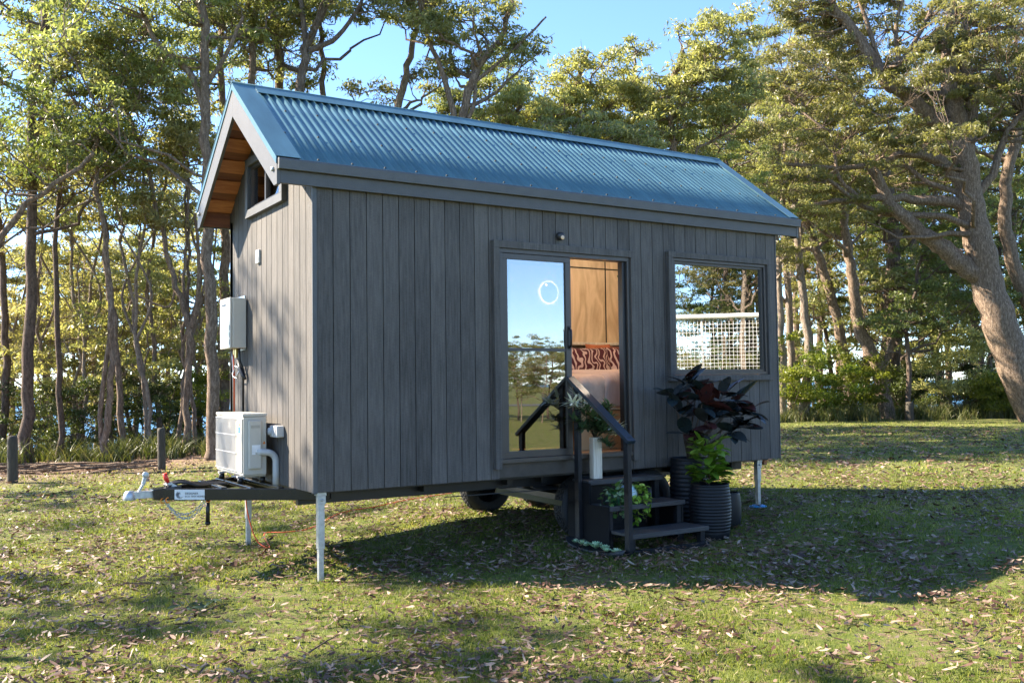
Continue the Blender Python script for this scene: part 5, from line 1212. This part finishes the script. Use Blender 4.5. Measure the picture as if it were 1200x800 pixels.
var = np.tile(np.clip(rs.beta(2, 2, len(PT)), 0, 1), 3)
tag(link('long_grass', np_mesh('long_grass', V, Fq, var=var), GRASSY), 'strappy long grass fringing the lawn under the trees', 'grass', kind='stuff')

# ---- bollards
BG = 'timber bollards along the lawn edge'
def bollard(x, y, h, r, label):
    mb = MB(); mb.lathe([(r*1.05, -.15), (r*1.02, h*.3), (r, h*.93), (r*.9, h), (0, h+.01)], 12, (0, 0, 0))
    o = mb.build('bollard', M_bollard, loc=(x, y, gz(x, y))); o.rotation_euler = (R(rnd.uniform(-2, 2)), R(rnd.uniform(-2, 2)), 0); tag(o, label, 'bollard', BG)
for px, dep, h, r_, lab in ((16, 16.8, .82, .085, 'grey timber bollard nearest the left edge of the lawn'), (190, 18.6, .80, .075, 'timber bollard left of the trailer drawbar'), (1065, 32.5, .62, .13, 'left one of the two far bollards on the right lawn edge'), (1132, 33.5, .60, .12, 'right one of the two far bollards on the right lawn edge')):
    p = at(px, dep); bollard(p[0], p[1], h, r_, lab)
# ---- pile of fallen branches at the left
mb = MB(); rg2 = random.Random(4); c = at(75, 18.8)
for i in range(46):
    a = rg2.uniform(-.5, .5)-.55; l = rg2.uniform(.5, 1.6); ox, oy = rg2.uniform(-1.6, 1.6), rg2.uniform(-.5, .5)
    ux, uy = _r[0], _r[1]; bx_ = ux*ox+_d[0]*oy; by_ = uy*ox+_d[1]*oy; z_ = rg2.uniform(.02, .16)
    dx, dy = math.cos(a)*l/2, math.sin(a)*l/2
    mb.tube([(bx_-dx, by_-dy, z_), (bx_, by_, z_+rg2.uniform(-.02, .06)), (bx_+dx, by_+dy, z_+rg2.uniform(-.03, .08))], [.02, .016, .008], 5)
o = mb.build('branch_pile', BARK_R, loc=(c[0], c[1], c[2])); tag(o, 'pile of fallen sticks behind the leftmost bollard', 'branches')

# ------------------------------------------------------------------ grass blades on the lawn
def in_house(x, y): return (x > 0) & (x < 5.5) & (y > .1) & (y < 2.3)
rs = np.random.RandomState(5)
def scatter(n, d0, d1, az0=10, az1=102, power=1.0):
    """points by distance band around the lawn in front"""
    u = rs.uniform(0, 1, n); d = d0*(d1/d0)**u if power == 0 else (d0**power+(d1**power-d0**power)*u)**(1/power)
    a = np.radians(rs.uniform(az0, az1, n)); x = CAM[0]+d*np.cos(a); y = CAM[1]+d*np.sin(a)
    return np.stack([x, y, np.zeros(n)], 1)
def pnoise(x, y, s, seed=0):
    v = 0
    for k in range(4):
        f = s*(1.9**k); v = v+np.sin(x*f+seed*3.1+k*1.7+1.3*np.sin(y*f*.7+k))*np.sin(y*f*.93+seed*1.7+k*2.1+1.1*np.sin(x*f*.6+seed))/(1.5**k)
    return v
LAWN = leaf_mat('lawn_blades', [(.06, .09, .014), (.14, .175, .03), (.25, .27, .065), (.44, .38, .17)], .45, .5, .25)
Vg = []; Fg = []; vg = []; b = 0
for n, d0, d1, h, w_ in ((170000, 3.3, 8, .050, .0055), (190000, 8, 15, .05, .009), (130000, 15, 34, .05, .02)):
    P = scatter(n, d0, d1, power=.9 if d0 > 4 else 1.0)
    nz = pnoise(P[:, 0], P[:, 1], 1.7, 3)
    g_ = edge_gap(P[:, 0], P[:, 1])
    keep = (rs.uniform(-1.4, 1.6, n) < nz+.55) & (g_ < -3.5)
    P = P[keep]; P[:, 2] = gh(P[:, 0], P[:, 1])-.004; m_ = len(P)
    hh = h*(1+.35*pnoise(P[:, 0], P[:, 1], 2.9, 9)).clip(.4, 1.8)
    V, Fq = blades(P, hh, w_, rs, .8, 2); Vg.append(V); Fg.append(Fq+b); b += len(V)
    vv = np.clip(.42+.20*pnoise(P[:, 0], P[:, 1], .8, 5)+rs.normal(size=m_)*.24, 0, 1); vg.append(np.tile(vv, 2))
tag(link('lawn_grass', np_mesh('lawn_grass', np.concatenate(Vg), np.concatenate(Fg), var=np.concatenate(vg)), LAWN), 'short sunlit lawn grass around the cabin', 'grass', kind='stuff')
# fallen gum leaves
def litter(n, d0, d1, L, W, thr, extra_edge=False):
    P = scatter(n*4, d0, d1, power=.9)
    nz = .55*pnoise(P[:, 0], P[:, 1], 1.2, 11)+.6*pnoise(P[:, 0], P[:, 1], 5.5, 2)
    keep = nz+rs.normal(size=len(P))*.75 > thr; P = P[keep][:n]; m_ = len(P)
    P[:, 2] = gh(P[:, 0], P[:, 1])+rs.uniform(.015, .055, m_)
    a = rs.uniform(0, 2*PI, m_); ax = np.stack([np.cos(a), np.sin(a), rs.normal(size=m_)*.22], 1); ax /= np.linalg.norm(ax, axis=1)[:, None]
    up = np.stack([rs.normal(size=m_)*.45, rs.normal(size=m_)*.45, np.ones(m_)], 1); sd = np.cross(ax, up); sd /= np.linalg.norm(sd, axis=1)[:, None]; up = np.cross(sd, ax)
    l = L*rs.uniform(.3, 1.5, m_)[:, None]; w_ = W*rs.uniform(.5, 1.7, m_)[:, None]; cu = rs.uniform(-.1, .5, m_)[:, None]
    pts = []
    for t, wd in ((-.5, .12), (-.2, 1), (.2, .85), (.5, .05)):
        c_ = P+ax*l*t+up*l*cu*(t*t*2)+sd*l*.25*(t*t)
        pts += [c_-sd*w_*wd/2+up*w_*.15*wd, c_+sd*w_*wd/2+up*w_*.15*wd]
    V = np.stack(pts, 1).reshape(-1, 3); bs = np.arange(m_)[:, None]*8
    return V, np.concatenate([bs+np.array([[2*s, 2*s+1, 2*s+3, 2*s+2]]) for s in range(3)], 0), np.tile(rs.uniform(0, 1, m_), 3)
Vg = []; Fg = []; vg = []; b = 0
for n, d0, d1, L, W, thr in ((21000, 3.3, 8, .062, .0145, .2), (30000, 8, 15, .07, .017, .0), (24000, 15, 30, .088, .029, -.3)):
    V, Fq, vv = litter(n, d0, d1, L, W, thr); Vg.append(V); Fg.append(Fq+b); b += len(V); vg.append(vv)
DRY = leaf_mat('dry_leaves', [(.055, .03, .018), (.14, .082, .048), (.25, .17, .11), (.46, .37, .26)], .12, .5, .3, (1, .8, .6))
tag(link('fallen_leaves', np_mesh('fallen_leaves', np.concatenate(Vg), np.concatenate(Fg), var=np.concatenate(vg)), DRY), 'dry brown gum leaves scattered over the lawn', 'leaf litter', kind='stuff')
# a few fallen twigs
mb = MB()
for i, (px, py) in enumerate(((250, 718), (480, 745), (560, 790), (900, 745), (1060, 700), (150, 690), (720, 770), (1150, 760), (380, 760), (60, 640))):
    v = pixel_dir(px, py); t = (0-CAM[2])/v[2]; p = CAM+v*t; a = rg2.uniform(0, PI); l = rg2.uniform(.15, .4); z_ = gz(p[0], p[1])+.03
    mm = MB(); mm.tube([(-l/2*math.cos(a), -l/2*math.sin(a), 0), (.02, .01, .015), (l/2*math.cos(a), l/2*math.sin(a), .01)], [.006, .005, .003], 5)
    o = mm.build('twig', BARK_R, loc=(p[0], p[1], z_)); tag(o, 'short dry twig lying on the grass', 'twig', 'twigs fallen on the lawn')
# orange extension cord under the cabin
cp_ = [(.05, 1.95, .72), (.02, 1.9, .45), (.1, 1.85, .12), (.22, 1.8, .03)]
for px, py in ((310, 627), (335, 626), (365, 622), (400, 608), (440, 604), (480, 598), (530, 590)):
    v = pixel_dir(px, py); t = (.02-CAM[2])/v[2]; p = CAM+v*t; cp_.append((p[0], p[1], gz(p[0], p[1])+.035))
q = spline(cp_, 60); mb = MB(); mb.tube(q.tolist(), .006, 6); tag(mb.build('extension_cord', M_cord), 'orange extension cord trailing on the grass under the cabin', 'cord')
# broken leafy sprig on the lawn
sp = pixel_dir(235, 715); sp = CAM+sp*((0-CAM[2])/sp[2]); lf_ = MB(); va = []
for i in range(34): put_leaf(lf_, va, (rg2.uniform(-.16, .16), rg2.uniform(-.12, .12), rg2.uniform(.02, .06)), rg2.uniform(0, 6.28), rg2.uniform(-.1, .3), .10, .03, rg2.random()*.6, rg2.uniform(-.6, .6), n=3)
o = lf_.build('leafy_sprig', leaf_mat('sprig_leaves', [(.03, .06, .03), (.06, .10, .05), (.12, .16, .09)], .2), loc=(sp[0], sp[1], gz(sp[0], sp[1])), var=va); tag(o, 'fallen sprig of fresh green gum leaves on the front lawn', 'sprig')

# ------------------------------------------------------------------ white netted goal across the lawn (mirrored in the window)
gl = empty('netted_goal', (15.3, -10.0, gz(15.3, -10)), rz=R(45), label='white netted goal frame mirrored in the cabin window', cat='goal')
mb = MB(); gw_, ghh, gd = 6.0, 3.1, 2.2
P0, P1 = (-gw_/2, 0, 0), (gw_/2, 0, 0)
for a, b_, r_ in (((-gw_/2, 0, 0), (-gw_/2, 0, ghh), .06), ((gw_/2, 0, 0), (gw_/2, 0, ghh), .06), ((-gw_/2, 0, ghh), (gw_/2, 0, ghh), .07), ((-gw_/2, -gd, 0), (gw_/2, -gd, 0), .03), ((-gw_/2, 0, 0), (-gw_/2, -gd, 0), .03), ((gw_/2, 0, 0), (gw_/2, -gd, 0), .03), ((-gw_/2, 0, ghh), (-gw_/2, -gd, 0), .03), ((gw_/2, 0, ghh), (gw_/2, -gd, 0), .03), ((-1, 0, ghh), (-1.0, -gd, 0), .03), ((1, 0, ghh), (1, -gd, 0), .03)):
    mb.tube([a, b_], r_, 8)
mb.build('goal_frame', M_whitepl, gl)
mb = MB()
for i in range(61):
    x = -gw_/2+gw_*i/60; mb.tube([(x, 0, ghh), (x, -gd*.45, ghh*.42-.1), (x, -gd, 0)], .006, 4)
for j in range(1, 34):
    t = j/34; z = ghh*(1-t); y = -gd*t; mb.tube([(-gw_/2, y, z-.12*math.sin(PI*t)), (gw_/2, y, z-.12*math.sin(PI*t))], .006, 4)
mb.build('net', M_net, gl)
mb = MB(); mb.box(-60, 120, -44, -41.5, 0, 0); 
n_ = 40; V = []
for i in range(n_+1):
    x = -40+160*i/n_
    for y in (-47.0, -43.5): V.append((x, y, gz(x, y)+.02))
mb = MB(); mb.add(V, [(2*i, 2*i+2, 2*i+3, 2*i+1) for i in range(n_)]); tag(mb.build('road', mat('asphalt', (.10, .10, .10), .8)), kind='structure')
